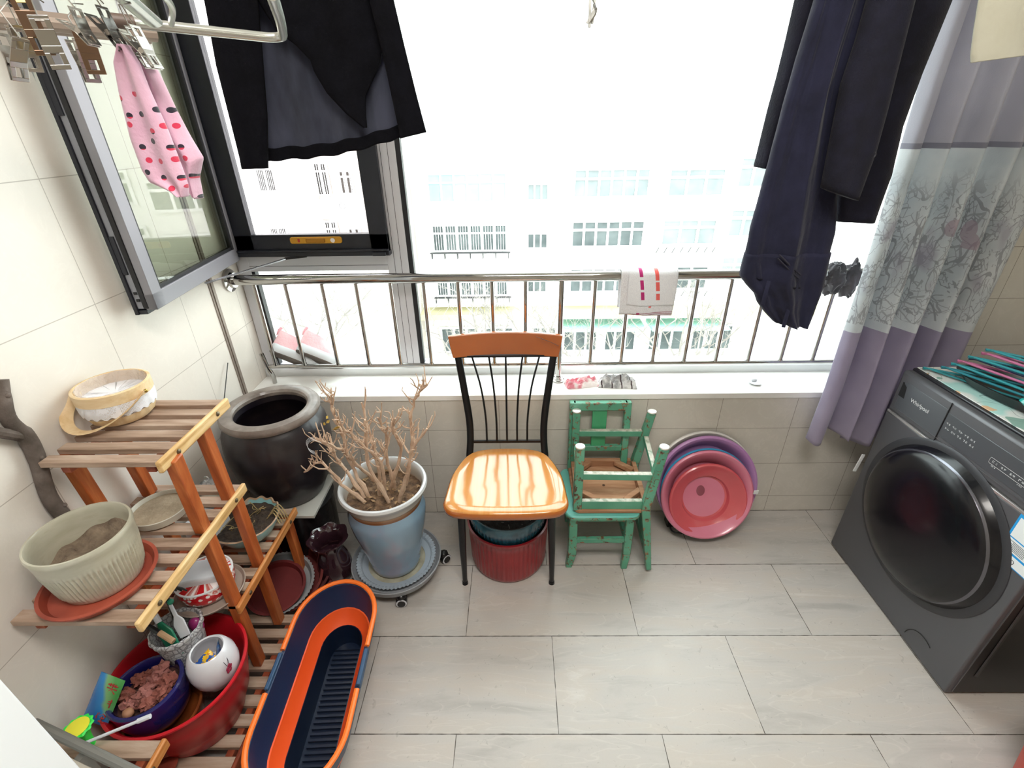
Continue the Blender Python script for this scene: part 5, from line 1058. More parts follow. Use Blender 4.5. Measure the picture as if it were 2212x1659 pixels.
# near side panel with embossed grooves
sp_ = B(); 
B().box(WX + 0.02, 1.90, WY0 - 0.001, WY0 + 0.008, 0.015, 0.80).build('side_panel', BKP2, WM, bevel=0.001)
for pts in ([(1.36, 0.10), (1.36, 0.70), (1.50, 0.70), (1.54, 0.62), (1.54, 0.2), (1.60, 0.12), (1.80, 0.12)], [(1.60, 0.20), (1.60, 0.66), (1.80, 0.66)]):
    B().tube(cr([(x, WY0 - 0.002, z) for x, z in pts], 6), 0.006, 6, flat=0.5).build('embossed_groove', mat('groove_sheen', '3a3a3b', 0.3, 0.3), WM)
B().box(WX + 0.016, WX + 0.0185, WY0 - 0.0025, WY0, 0.02, 0.80).build('seam_line', mat('seam_glint', '77777a', 0.3, 0.6), WM, smooth=False)
# door
dcy, dcz = 1.150, 0.420
def dlathe(prof, m, name, par=WM, x=WX, n=80, **k):
    Mx = Matrix(((0, 0, -1, 0), (1, 0, 0, 0), (0, 1, 0, 0), (0, 0, 0, 1)))
    return B().lathe(prof, (x, dcy, dcz), n, Mx).build(name, m, par, **k)
dlathe([(0.238, 0.0), (0.272, -0.001), (0.276, 0.002), (0.268, 0.006), (0.245, 0.003)], GD, 'door_surround')
dr = dlathe([(0.0, 0.056), (0.10, 0.054), (0.17, 0.048), (0.215, 0.038), (0.232, 0.028), (0.243, 0.016), (0.252, 0.004), (0.255, 0.0), (0.0, 0.0)], mat('door_black_glass', '0e0e13', 0.22, coat=0.12, spec=0.35), 'door')
dlathe([(0.2335, 0.0275), (0.236, 0.0245), (0.2385, 0.0225)], mat('door_ring', '6b6b72', 0.2, 0.8), 'door_ring', dr)
front([(0.945, 0.31), (0.962, 0.295), (0.978, 0.312), (0.961, 0.327)], WX - 0.012, WX - 0.010, mat('paper_white', 'd7dadc', 0.6), 'small_sticker', dr, label='little white square sticker')
# dispenser drawer, panel lines, handle
front([(1.43, 0.690), (1.43, 0.778), (1.418, 0.790), (1.245, 0.790), (1.245, 0.690)], WX - 0.0018, WX + 0.01, mat('drawer_grey', '5d6065', 0.35, 0.4), 'dispenser_drawer', bev=0.001)
front([(1.432, 0.735), (1.432, 0.785), (1.412, 0.775), (1.405, 0.735)], WX - 0.0022, WX + 0.002, mat('recess_black', '0d0d0e', 0.5), 'drawer_recess')
front([(1.240, 0.700), (0.862, 0.700), (0.862, 0.782), (1.240, 0.782)], WX - 0.0016, WX + 0.01, mat('panel_grey', '55585d', 0.3, 0.35), 'control_panel', bev=0.001)
B().bar((WX - 0.002, 1.2425, 0.672), (WX - 0.002, 1.2425, 0.815), 0.002, 0.002).build('drawer_gap', mat('recess_black', '0d0d0e', 0.5), WM, smooth=False)
B().bar((WX - 0.0022, 1.43, 0.690), (WX - 0.0022, 0.862, 0.692), 0.0015, 0.0012).build('panel_line', mat('seam_glint', '77777a', 0.3, 0.6), WM, smooth=False)
def text(body, size, loc, rot, m, parent, name, ext=0.0004):
    cu = bpy.data.curves.new(name, 'FONT'); cu.body = body; cu.size = size; cu.extrude = ext; cu.align_x = 'LEFT'
    ob = bpy.data.objects.new(name, cu); COL.objects.link(ob); dg = bpy.context.evaluated_depsgraph_get()
    me = bpy.data.meshes.new_from_object(ob.evaluated_get(dg)); bpy.data.objects.remove(ob); bpy.data.curves.remove(cu)
    o2 = bpy.data.objects.new(name, me); COL.objects.link(o2); me.materials.clear(); me.materials.append(m)
    Mx = Matrix.Translation(Vector(loc)) @ rot
    me.transform(Matrix.Translation(-ORG[parent.name]) @ Mx); o2.parent = parent; return o2
RWF = Matrix(((0, 0, -1, 0), (-1, 0, 0, 0), (0, 1, 0, 0), (0, 0, 0, 1)))   # text running toward the camera on the front (facing -x)
WT = mat('white_print', 'c9cbce', 0.5)
text('Whirlpool', 0.0185, (WX - 0.0024, 1.378, 0.741), RWF, WT, WM, 'brand_lettering')
random.seed(9)
def tinychars(y0, z, n, s_, par=WM, gap=1.25, x=WX - 0.0020, name='printed_icons'):
    b = B()
    for i in range(n):
        yc = y0 - i * s_ * gap
        for _ in range(4):
            if random.random() < 0.5: dz = random.uniform(-.4, .4) * s_; b.box(x - 0.0003, x, yc - s_ * 0.4, yc + s_ * 0.4, z + dz, z + dz + s_ * 0.10)
            else: dy = random.uniform(-.4, .4) * s_; b.box(x - 0.0003, x, yc + dy, yc + dy + s_ * 0.1, z - s_ * 0.45, z + s_ * 0.45)
    b.build(name, WT, par, smooth=False)
for i in range(5):
    tinychars(1.228 - i * 0.022, 0.752, 2, 0.0065); tinychars(1.225 - i * 0.022, 0.736, 2, 0.0065)
for i in range(5): tinychars(1.06 - i * 0.026, 0.735, 2, 0.007); 
for i in (0, 3, 4): tinychars(1.06 - i * 0.026, 0.722, 3, 0.004)
B().tube([(WX - 0.002, y, z) for y, z in roundrect(0.932, 1.072, 0.726, 0.744, 0.004)], 0.0004, 4, closed=True).build('button_outline', WT, WM)
B().tube([(WX - 0.0015, 0.975 + 0.058 * math.cos(a), 0.032 + 0.060 * math.sin(a)) for a in [PI * (0.02 + 0.65 * k / 24) for k in range(25)]], 0.0011, 5).build('filter_cover_gap', mat('recess_black', '0d0d0e', 0.5), WM)
# energy label
lx = WX - 0.0012
eb = B().box(lx, WX, 0.853, 0.940, 0.515, 0.665).build('energy_label', mat('label_blue', '1f8fd0', 0.4), WM, smooth=False, label='white and blue energy label')
for z0, z1, y0, y1 in ((0.592, 0.652, 0.853, 0.934), (0.552, 0.588, 0.853, 0.935), (0.518, 0.545, 0.853, 0.937)): B().box(lx - 0.0006, lx, y0, y1, z0, z1).build('label_field', mat('paper_white', 'd7dadc', 0.6), eb, smooth=False)
BLK = mat('black_print', '3a3d42', 0.6)
b = B()
for i in range(7): b.box(lx - 0.001, lx - 0.0006, 0.88, 0.93 - 0.006 * (i % 3), 0.557 + i * 0.004, 0.5582 + i * 0.004)
b.build('label_print', BLK, eb, smooth=False)
for i in range(2): B().tube([(lx - 0.0008, 0.915 - i * 0.018 + 0.005 * math.cos(a), 0.530 + 0.006 * math.sin(a)) for a in [2 * PI * k / 12 for k in range(12)]], 0.0008, 4, closed=True).build('label_glyph', BLK, eb)

# printed cover cloth on top
g = G('lotus_cover'); v, p = g.pos(True)
bgc = g.ramp(g.noise(v, 5, 2), [(0.40, 'c9ccc9'), (0.52, 'cfd2cf'), (0.58, '9fc9c4'), (0.66, 'a9cfca')])
c = g.mix(g.ramp(g.noise(g.map(v, (1, 1, 1), (3, 0, 0)), 13, 2), [(0.68, 0.0), (0.69, 1.0)]), bgc, 'c9a886')
c = g.mix(g.ramp(g.noise(g.map(v, (1, 1, 1), (0, 5, 0)), 11, 1), [(0.66, 0.0), (0.67, 1.0)]), c, '7d9c92')
ln = g.ramp(g.noise(g.map(v, (1, 1, 1), (1, 2, 0)), 9, 1, 0.3, 1.2), [(0.494, 0.0), (0.5, 1.0), (0.506, 0.0)])
c = g.mix(g.M('MULTIPLY', ln, 0.8), c, '39484a')
COVM = g.fin(c, 0.75)
B().box(1.345, 1.89, WY0 + 0.015, WY1 - 0.004, 0.8285, 0.8315).build('cover_cloth', COVM, org=(1.6, 1.15, 0.8285), bevel=0.001, label='pale cloth printed with lotus leaves covering the washing machine', category='cloth')
# black tray
ty = Vector((1.55, 1.13, 0.832)); Mt = Matrix.Rotation(0.45, 4, 'Z')
B().lathe([(0, 0), (0.13, 0), (0.15, 0.006), (0.165, 0.03), (0.168, 0.033), (0.163, 0.034), (0.148, 0.012), (0.12, 0.006), (0, 0.006)], ty, 64, Mt, sx=0.75, sy=1.75).build('black_tray', mat('tray_black', '17171a', 0.3), org=ty, label='oval black tray carrying the pile of clothes hangers', category='tray')
HG = 'clothes hangers piled on the washing machine'
def hanger(loc, m, label, rz=0.0, tilt=0.0):
    o = Vector(loc); T_ = thing('clothes_hanger', label, 'clothes hanger', loc, HG); q = Matrix.Translation(o) @ Matrix.Rotation(rz, 4, 'Z') @ Matrix.Rotation(tilt, 4, 'Y')
    P = [(-0.02, -0.19), (-0.035, -0.2), (-0.028, -0.205), (0.045, -0.03), (0.06, 0.0), (0.045, 0.03), (-0.028, 0.205), (-0.035, 0.2), (-0.02, 0.19), (-0.03, 0.0)]
    B().tube([q @ Vector((a, b_, 0.004)) for a, b_ in P], 0.0038, 8, closed=True).build('hanger_frame', m, T_)
    B().tube(cr([q @ Vector((0.06, 0, 0.004)), q @ Vector((0.085, 0.002, 0.004)), q @ Vector((0.11, -0.015, 0.006)), q @ Vector((0.125, 0.008, 0.008)), q @ Vector((0.108, 0.03, 0.008))], 4), 0.0022, 6).build('hook', mat('steel', 'cfcfd2', 0.25, 0.9), T_)
    return T_
TEAL = mat('teal_coat', '2a8791', 0.35); TEAD = mat('deep_teal', '1f7280', 0.35); PKH = mat('pink_coat', 'b5688e', 0.35); NVH = mat('navy_coat', '1f3350', 0.4)
hanger((1.475, 1.27, 0.836), TEAL, 'light teal hanger lying lowest at the curtain end of the pile', 0.55)
hanger((1.46, 1.20, 0.868), TEAD, 'deep teal hanger directly on the black tray', 0.45)
hanger((1.47, 1.19, 0.880), TEAL, 'light teal hanger second from the bottom on the tray', 0.36)
hanger((1.49, 1.19, 0.893), PKH, 'pink hanger in the middle of the pile on the tray', 0.42)
hanger((1.51, 1.18, 0.906), NVH, 'navy hanger above the middle pink one', 0.40)
hanger((1.50, 1.17, 0.919), TEAL, 'light teal hanger above the navy one', 0.47)
hanger((1.52, 1.16, 0.932), PKH, 'pink hanger second from the top of the pile', 0.40)
hanger((1.53, 1.16, 0.945), TEAL, 'light teal hanger topmost on the pile', 0.44)
B().lathe([(0, 0), (0.045, 0), (0.052, 0.008), (0.05, 0.016), (0.03, 0.018), (0, 0.018)], (1.425, 1.08, 0.868), 40, Matrix.Rotation(0.4, 4, 'Z'), sx=0.5, sy=1.6).build('teal_dish', mat('teal_gloss', '1d9a94', 0.2, coat=0.4), org=(1.425, 1.08, 0.868), label='glossy teal oblong dish among hanger hooks on the tray', category='dish')
B().ball((1.46, 1.19, 0.862), 0.02, 8, sq=(0.7, 1.3, 0.5)).build('silver_cap', mat('chrome', 'd8d8d8', 0.12, 1.0), org=(1.42, 1.21, 0.862), label='small silver oval cap on the black tray', category='cap')
B().lathe([(0, 0), (0.07, 0), (0.085, 0.01), (0.088, 0.035), (0.08, 0.05), (0, 0.055)], (1.70, 1.36, 0.832), 48).build('round_cushion', mat('dusky_felt', '5c564f', 0.9, col2='6b655e', ns=12), org=(1.70, 1.36, 0.832), label='round dusky grey tin behind the hangers near the side wall', category='tin')
B().box(-0.006, 0.006, -0.002, 0.002, -0.04, 0.04, Matrix.Translation((1.292, 1.462, 0.42)) @ Matrix.Rotation(0.12, 4, 'Y')).build('white_tag', mat('paper_white', 'd7dadc', 0.6), org=(1.292, 1.462, 0.42), bevel=0.001, label='little white tag hanging just below the curtain hem', category='tag')
# red stool corner
rs = Vector((1.42, 0.50, 0)); 
B().lathe([(0, 0), (0.17, 0), (0.175, 0.01), (0.205, 0.235), (0.212, 0.24), (0.212, 0.25), (0.198, 0.25), (0.168, 0.02), (0, 0.012)], rs, 56).build('red_tub', mat('orange_red_plastic', 'b92f1c', 0.4), org=rs, label='orange-red plastic tub on the floor before the washing machine', category='tub')

# ============================================================ CURTAIN
g = G('curtain_fabric'); v, p = g.pos(True)
zz = g.M('ADD', p[2], 0.0)
cc = g.n('ShaderNodeCombineXYZ'); g.l(g.M('MULTIPLY', p[0], 1.0), cc.inputs[0]); g.l(g.M('MULTIPLY', p[2], 0.36), cc.inputs[1])
wob = g.n('ShaderNodeVectorMath', operation='ADD'); g.l(cc.outputs[0], wob.inputs[0]); nn_ = g.n('ShaderNodeTexNoise'); g.l(cc.outputs[0], nn_.inputs['Vector']); nn_.inputs['Scale'].default_value = 30
sc2 = g.n('ShaderNodeVectorMath', operation='SCALE'); g.l(nn_.outputs['Color'], sc2.inputs[0]); sc2.inputs['Scale'].default_value = 0.02; g.l(sc2.outputs[0], wob.inputs[1])
brk = g.M('GREATER_THAN', g.noise(wob.outputs[0], 55, 2), 0.47); br1 = g.M('MULTIPLY', brk, g.M('LESS_THAN', g.vor(wob.outputs[0], 44, 'DISTANCE_TO_EDGE', 1, '2D'), 0.04)); br2 = g.M('MULTIPLY', brk, g.M('LESS_THAN', g.vor(wob.outputs[0], 95, 'DISTANCE_TO_EDGE', 1, '2D'), 0.045))
dens = g.ramp(g.M('ADD', g.M('SUBTRACT', 1.42, zz), g.M('MULTIPLY', g.noise(wob.outputs[0], 12, 2), 0.25)), [(0.12, 0.0), (0.22, 1.0)])
rdg = g.M('LESS_THAN', g.M('ABSOLUTE', g.M('SUBTRACT', g.noise(g.map(cc.outputs[0], (1, 0.8, 1)), 42, 3, 0.5, 0.8), 0.5)), 0.012)
rdh = g.M('LESS_THAN', g.M('ABSOLUTE', g.M('SUBTRACT', g.noise(g.map(cc.outputs[0], (1, 0.45, 1), (2, 0, 0)), 26, 2, 0.5, 0.5), 0.5)), 0.010)
brf = g.M('MULTIPLY', g.M('MAXIMUM', g.M('MAXIMUM', g.M('MULTIPLY', br1, 0.8), g.M('MULTIPLY', br2, 0.8)), g.M('MAXIMUM', rdg, rdh)), dens)
brf = g.M('MULTIPLY', brf, g.M('GREATER_THAN', zz, 0.955))
white = g.mix(g.M('MULTIPLY', brf, 0.55), g.ramp(g.noise(v, 9, 3), [(0.35, 'c3c9ce'), (0.6, 'd2d6d9')]), '6f6c78')
white = g.mix(g.M('MULTIPLY', g.ramp(g.noise(cc.outputs[0], 16, 2), [(0.58, 0.0), (0.66, 1.0)]), g.M('MULTIPLY', dens, 0.6)), white, 'a49fae')
leafd = g.M('LESS_THAN', g.vor(g.map(v, (1, 1, 0.7), (0.3, 0, 0.1)), 8.5, 'F1', 0.9), 0.21)
leafz = g.M('MULTIPLY', g.M('GREATER_THAN', zz, 1.20), g.M('LESS_THAN', zz, 1.42))
white = g.mix(g.M('MULTIPLY', g.M('MULTIPLY', leafd, leafz), 0.6), white, g.ramp(g.noise(v, 5, 1), [(0.4, 'a88f9f'), (0.6, '77757f')]))
lil = g.ramp(g.noise(v, 6, 2), [(0.3, 'a9a9b4'), (0.7, 'b3b2bd')])
top = g.mix(g.M('MULTIPLY', g.M('GREATER_THAN', zz, 1.49), g.M('LESS_THAN', zz, 1.505)), g.mix(g.M('GREATER_THAN', zz, 1.495), white, lil), '8a8a97')
cf = g.mix(g.M('GREATER_THAN', zz, 0.925), g.ramp(g.noise(v, 7, 2), [(0.3, '968ea6'), (0.7, 'a49cb2')]), top)
g.bump(g.noise(v, 260, 2), 0.25, 0.002); g.fin(cf, 0.85, sheen=0.25)
trn = g.n('ShaderNodeBsdfTranslucent'); g.l(cf, trn.inputs[0]); mx = g.n('ShaderNodeMixShader'); mx.inputs[0].default_value = 0.28
g.l(g.b.outputs[0], mx.inputs[1]); g.l(trn.outputs[0], mx.inputs[2]); g.l(mx.outputs[0], g.out.inputs[0])
CURM = g.m
def cfold(u, t, x, z):
    a = 2 * PI * (4.4 * u + 0.35 * noise.noise(Vector((u * 4, z * 0.9, 1.0))))
    return -0.041 * math.sin(a) * (0.75 + 0.35 * t) - 0.006 * math.sin(2.3 * a + 1) - 0.03 * max(0, 0.15 - u) 
cu_ = sheet([(1.115, 2.35), (1.118, 1.7), (1.128, 1.3), (1.132, 0.95), (1.135, 0.70), (1.125, 0.475)], [(1.58, 2.35), (1.57, 1.7), (1.56, 1.3), (1.56, 0.95), (1.565, 0.70), (1.57, 0.475)], 1.565, cfold, 70, 160, 0.003)
for i, (x, y, z) in enumerate(cu_.v):
    if z < 0.60:
        k_ = (0.60 - z) / 0.125; cu_.v[i] = (x, y, z + 0.020 * math.sin(x * 42) * k_ - (0.0 if x < 1.3 else 0.02 * k_))
cur = cu_.build('curtain', CURM, org=(1.35, 1.565, 0.0), ang=180, label='pleated curtain with grey trees above a lavender hem', category='curtain')

# ============================================================ HANGING CLOTHES
BLKW = mat('black_wool', '06060b', 0.95, col2='0a0a11', ns=30, bs=0.3, bscale=160, spec=0.15)
GRL = translucent('grey_lining', '2f3240', '4a4d5e', 0.35, 16, (1, 1, 0.35))
GA = thing('dark_skirt', 'black wool garment with grey lining panels hanging before the screened sash', 'skirt', (-0.43, 1.25, 1.48))
def gf(amp, n_, ph=0.0, bow=0.0): return lambda u, t, x, z: -amp * math.sin(2 * PI * n_ * u + ph) * (0.4 + 0.6 * t) - bow * (1 - (2 * u - 1) ** 2)
sheet([(-0.61, 2.1), (-0.61, 1.8), (-0.605, 1.65), (-0.605, 1.53), (-0.607, 1.497)], [(-0.26, 2.1), (-0.27, 1.8), (-0.272, 1.65), (-0.274, 1.58), (-0.274, 1.545)], 1.275, gf(0.006, 3.5), 40, 60, 0.003).build('grey_lining', GRL, GA, ang=180)
hem = sheet([(-0.606, 1.525), (-0.608, 1.497)], [(-0.272, 1.572), (-0.270, 1.545)], 1.270, lambda u, t, x, z: -0.006 * math.sin(2 * PI * 3.5 * u), 6, 60, 0.006)
for i, (x, y, z) in enumerate(hem.v): hem.v[i] = (x, y, z - 0.012 * math.sin(PI * (x + 0.59) / 0.32) + 0.002 * math.sin(x * 90))
hem.build('hem_band', BLKW, GA, ang=180)
sheet([(-0.63, 2.1), (-0.637, 1.80), (-0.647, 1.69), (-0.648, 1.51), (-0.650, 1.484)], [(-0.515, 2.1), (-0.528, 1.80), (-0.541, 1.716), (-0.562, 1.59), (-0.587, 1.485)], 1.235, gf(0.004, 1.3, 0.4, 0.012), 30, 24, 0.006).build('front_flap', BLKW, GA, ang=180)
sheet([(-0.305, 2.1), (-0.298, 1.80), (-0.283, 1.70), (-0.268, 1.571), (-0.266, 1.543)], [(-0.262, 2.1), (-0.249, 1.80), (-0.236, 1.72), (-0.220, 1.63), (-0.205, 1.555)], 1.235, gf(0.003, 1.0, 1.0, 0.008), 30, 18, 0.006).build('front_flap', BLKW, GA, ang=180)
dm = B(); DPL = [(-0.56, 2.1), (-0.534, 1.804), (-0.506, 1.749), (-0.472, 1.725), (-0.446, 1.697), (-0.442, 1.676), (-0.422, 1.635), (-0.387, 1.595), (-0.352, 1.566)]
DPR = [(-0.27, 2.1), (-0.285, 1.804), (-0.286, 1.749), (-0.287, 1.718), (-0.296, 1.69), (-0.311, 1.669), (-0.338, 1.629), (-0.343, 1.595), (-0.344, 1.566)]
sheet(DPL, DPR, 1.25, lambda u, t, x, z: -0.010 * math.sin(2 * PI * 1.6 * u + 0.5) * (1 - t) - 0.006 * (1 - (2 * u - 1) ** 2), 60, 40, 0.006).build('draped_front', BLKW, GA, ang=180)

NVW = mat('navy_suiting', '11111d', 0.85, col2='171727', ns=24, bs=0.25, bscale=260, spec=0.25, sheen=0.05); NVP = mat('slate_twill', '1a1b2c', 0.85, col2='212237', ns=14, bs=0.35, bscale=60, bd=0.004, spec=0.2, sheen=0.08)
JK = thing('navy_jacket', 'navy suit jacket with buttoned cuff hanging before the curtain', 'jacket', (0.75, 1.2, 1.35))
sheet([(0.600, 2.1), (0.705, 1.80), (0.708, 1.71), (0.719, 1.62), (0.733, 1.51), (0.768, 1.352)], [(0.885, 2.1), (0.874, 1.77), (0.863, 1.65), (0.859, 1.55), (0.870, 1.45), (0.864, 1.350)], 1.215, gf(0.008, 1.2, 2.0, 0.018), 40, 40, 0.008, 0.03).build('jacket_body', NVW, JK, ang=180)
sheet([(0.575, 2.1), (0.567, 1.781), (0.566, 1.713), (0.564, 1.657), (0.559, 1.589), (0.555, 1.473)], [(0.64, 2.1), (0.619, 1.78), (0.609, 1.681), (0.602, 1.607), (0.598, 1.545), (0.586, 1.468)], 1.225, gf(0.003, 1.0, 0, 0.01), 40, 16, 0.006, 0.04).build('sleeve', mat('slate_sleeve', '15151f', 0.85, col2='1b1b28', ns=20, bs=0.3, bscale=200, spec=0.2), JK, ang=180)
slv = sheet([(0.65, 2.1), (0.650, 1.757), (0.649, 1.699), (0.643, 1.629), (0.649, 1.559), (0.660, 1.438)], [(0.74, 2.1), (0.730, 1.756), (0.736, 1.673), (0.743, 1.581), (0.746, 1.504), (0.739, 1.412)], 1.115, gf(0.004, 1.4, 0, 0.006), 40, 24, 0.006, 0.055).build('sleeve', NVW, JK, ang=180)
for x, z in ((0.729, 1.503), (0.724, 1.488), (0.720, 1.471), (0.716, 1.455)): B().lathe([(0, 0), (0.0045, 0), (0.0065, 0.001), (0.0072, 0.003), (0.0055, 0.0035), (0.0045, 0.002), (0, 0.002)], (x, 1.090, z), 20, Matrix.Rotation(PI / 2, 4, 'X')).build('cuff_button', mat('dark_horn', '3c3c46', 0.2, coat=0.6), slv)
TRS = thing('navy_trousers', 'slate-blue trousers hung upside down with waistband lowest', 'trousers', (0.65, 1.15, 1.1))
def crease(u, t, x, z): 
    return -0.008 * math.sin(2 * PI * 2.2 * u + 1.2) - 0.010 * max(0, 1 - abs(u - 0.48) / 0.10) + 0.005 * noise.noise(Vector((u * 7, z * 7, 3))) * (0.4 + t) + 0.003 * noise.noise(Vector((u * 18, z * 14, 8)))
TL = [(0.59, 2.1), (0.574, 1.768), (0.565, 1.675), (0.560, 1.605), (0.558, 1.546), (0.556, 1.493), (0.549, 1.412), (0.544, 1.348), (0.546, 1.285), (0.566, 1.235)]
TR = [(0.70, 2.1), (0.684, 1.766), (0.684, 1.705), (0.684, 1.632), (0.690, 1.585), (0.702, 1.517), (0.722, 1.42), (0.741, 1.339), (0.748, 1.26), (0.756, 1.19)]
trs = sheet(TL, TR, 1.165, crease, 80, 50, 0.008, 0.05).build('trouser_legs', NVP, TRS, ang=180)
WL_, WR_ = [(0.564, 1.237), (0.544, 1.232), (0.582, 1.200), (0.602, 1.170), (0.655, 1.116)], [(0.756, 1.192), (0.754, 1.180), (0.747, 1.146), (0.745, 1.120), (0.700, 1.098)]
sheet([(0.545, 1.29), (0.545, 1.236), (0.566, 1.212), (0.590, 1.190), (0.602, 1.168), (0.628, 1.140), (0.656, 1.115)], [(0.7485, 1.29), (0.755, 1.21), (0.754, 1.185), (0.750, 1.160), (0.748, 1.135), (0.745, 1.115), (0.742, 1.1)], 1.165, crease, 40, 40, 0.010, 0.055).build('waistband', NVP, TRS, ang=180)
for (x, z, rx) in ((0.603, 1.185, 0.022), (0.668, 1.125, 0.02)):
    B().tube(cr([(x, 1.128, z + 0.045), (x - 0.006, 1.118, z + 0.02), (x - 0.004, 1.122, z - 0.012)], 4), 0.0045, 8, flat=0.4).build('belt_loop', NVP, TRS)
B().tube(cr([(0.612, 1.128, 1.292), (0.64, 1.120, 1.268), (0.672, 1.124, 1.245)], 4), 0.0025, 6).tube(cr([(0.610, 1.128, 1.284), (0.638, 1.120, 1.260), (0.670, 1.124, 1.237)], 4), 0.002, 6).build('pocket_welt', mat('slate_welt', '1c1c2b', 0.8), TRS)

CRM = translucent('cream_cotton', 'bdbaa8', 'c9c7b8', 0.25, 7)
cr_ = sheet([(0.672, 2.0), (0.689, 1.72), (0.697, 1.687), (0.707, 1.652), (0.712, 1.642)], [(1.02, 2.0), (1.00, 1.75), (1.00, 1.71), (1.00, 1.68), (1.0, 1.672)], 0.90, lambda u, t, x, z: -0.010 * math.sin(2 * PI * 1.8 * u), 30, 40, 0.003)
cr_.build('cream_cloth', CRM, org=(0.85, 0.9, 1.65), ang=180, label='cream cotton cloth whose frayed corner hangs before the curtain', category='cloth')
pl = thing('drying_pole', 'steel drying pole crossing the balcony above the clothes', 'drying pole', (0.4, 1.2, 2.12))
B().tube([(XL, 1.235, 2.12), (XR, 1.235, 2.12)], 0.014, 14).build('pole', STEEL, pl)

# ---- pink socks
g = G('dotted_pink'); v, p = g.pos(True)
cvx = g.n('ShaderNodeCombineXYZ'); g.l(p[0], cvx.inputs[0]); g.l(p[2], cvx.inputs[1])
sv = g.n('ShaderNodeTexVoronoi', voronoi_dimensions='2D'); g.l(cvx.outputs[0], sv.inputs['Vector']); sv.inputs['Scale'].default_value = 62; sv.inputs['Randomness'].default_value = 0.55
dot = g.M('LESS_THAN', sv.outputs['Distance'], 0.19); rowz = g.M('FLOORED_MODULO', g.M('FLOOR', g.M('MULTIPLY', p[2], 62.0)), 2.0)
dotz = g.M('LESS_THAN', p[2], 0.105)
c = g.mix(g.M('MULTIPLY', dot, dotz), g.ramp(g.noise(v, 20, 2), [(0.3, 'c79bb2'), (0.7, 'd3acbf')]), g.mix(rowz, 'c02a4a', '1c1426'))
g.bump(g.noise(v, 300, 2), 0.3, 0.002); SOCKM = g.fin(c, 0.9, sheen=0.4)
def sockthing(L, R, y, label, ph):
    s_ = sheet(L, R, y, lambda u, t, x, z: -0.003 * math.sin(2 * PI * 1.5 * u + ph), 50, 24, 0.003, 0.014)
    return s_.build('ankle_sock', SOCKM, org=(L[0][0], y, 1.50), ang=180, label=label, category='sock', group='pink dotted socks')
sockthing([(-0.421, 1.648), (-0.434, 1.632), (-0.440, 1.605), (-0.446, 1.559), (-0.4455, 1.525), (-0.441, 1.512), (-0.420, 1.502), (-0.411, 1.4955)], [(-0.415, 1.648), (-0.409, 1.632), (-0.407, 1.605), (-0.401, 1.568), (-0.399, 1.540), (-0.398, 1.525), (-0.3975, 1.508), (-0.402, 1.4955)], 0.62, 'pink sock dotted red and navy, the nearer of the clipped pair', 0)
sockthing([(-0.421, 1.645), (-0.425, 1.62), (-0.43, 1.58), (-0.43, 1.55), (-0.42, 1.52), (-0.412, 1.50), (-0.409, 1.492)], [(-0.415, 1.645), (-0.408, 1.62), (-0.402, 1.59), (-0.394, 1.56), (-0.386, 1.537), (-0.399, 1.515), (-0.402, 1.490)], 0.645, 'pink sock dotted red and navy, tucked behind its pair', 1.5)

# ---- clip hanger and clips
CH_ = thing('clip_hanger', 'aluminium drying frame with bent tube hanging by the open sash', 'drying frame', (-0.42, 0.7, 1.68))
ALT = mat('satin_aluminium', 'c9cac4', 0.25, 0.85)
B().tube(cr([(-0.463, 0.703, 1.681), (-0.42, 0.752, 1.681), (-0.375, 0.802, 1.681), (-0.350, 0.828, 1.681), (-0.335, 0.832, 1.682), (-0.325, 0.818, 1.683), (-0.29, 0.73, 1.685), (-0.242, 0.601, 1.685)], 6), 0.0062, 12).build('bent_tube', ALT, CH_)
B().tube([(-0.474, 0.691, 1.681), (-0.458, 0.708, 1.681)], 0.0078, 14).build('end_cap', mat('dark_end_cap', '5a4a42', 0.5), CH_)
B().tube([(-0.385, 0.55, 1.70), (-0.432, 0.705, 1.681)], 0.010, 10, flat=0.6).build('flat_arm', ALT, CH_)
B().tube(cr([(-0.36, 0.58, 1.70), (-0.38, 0.66, 1.69), (-0.42, 0.72, 1.681)], 5), 0.0035, 8).build('wire_arm', ALT, CH_)
BR_ = thing('wall_rail', 'beige double-ridged drying rail above the metal clips', 'drying rail', (-0.9, 0.8, 1.72))
rb2 = B(); dx, dy = 0.611, 0.791
for off in (-0.018, 0.014): rb2.tube([(-1.09 + off * dy, 0.54 - off * dx, 1.722), (-0.672 + off * dy, 1.08 - off * dx, 1.722)], 0.0135, 10, flat=0.9)
rb2.bar((-1.09, 0.54, 1.73), (-0.672, 1.08, 1.73), 0.05, 0.012); rb2.build('rail_profile', mat('beige_aluminium', 'a09084', 0.45, 0.25), BR_)
CLM = mat('clip_steel', 'b5b0aa', 0.22, 0.95); CLB = mat('clip_bronze', '8a6f5c', 0.3, 0.9); CLD = mat('clip_gilt', 'b79c6a', 0.35, 0.8)
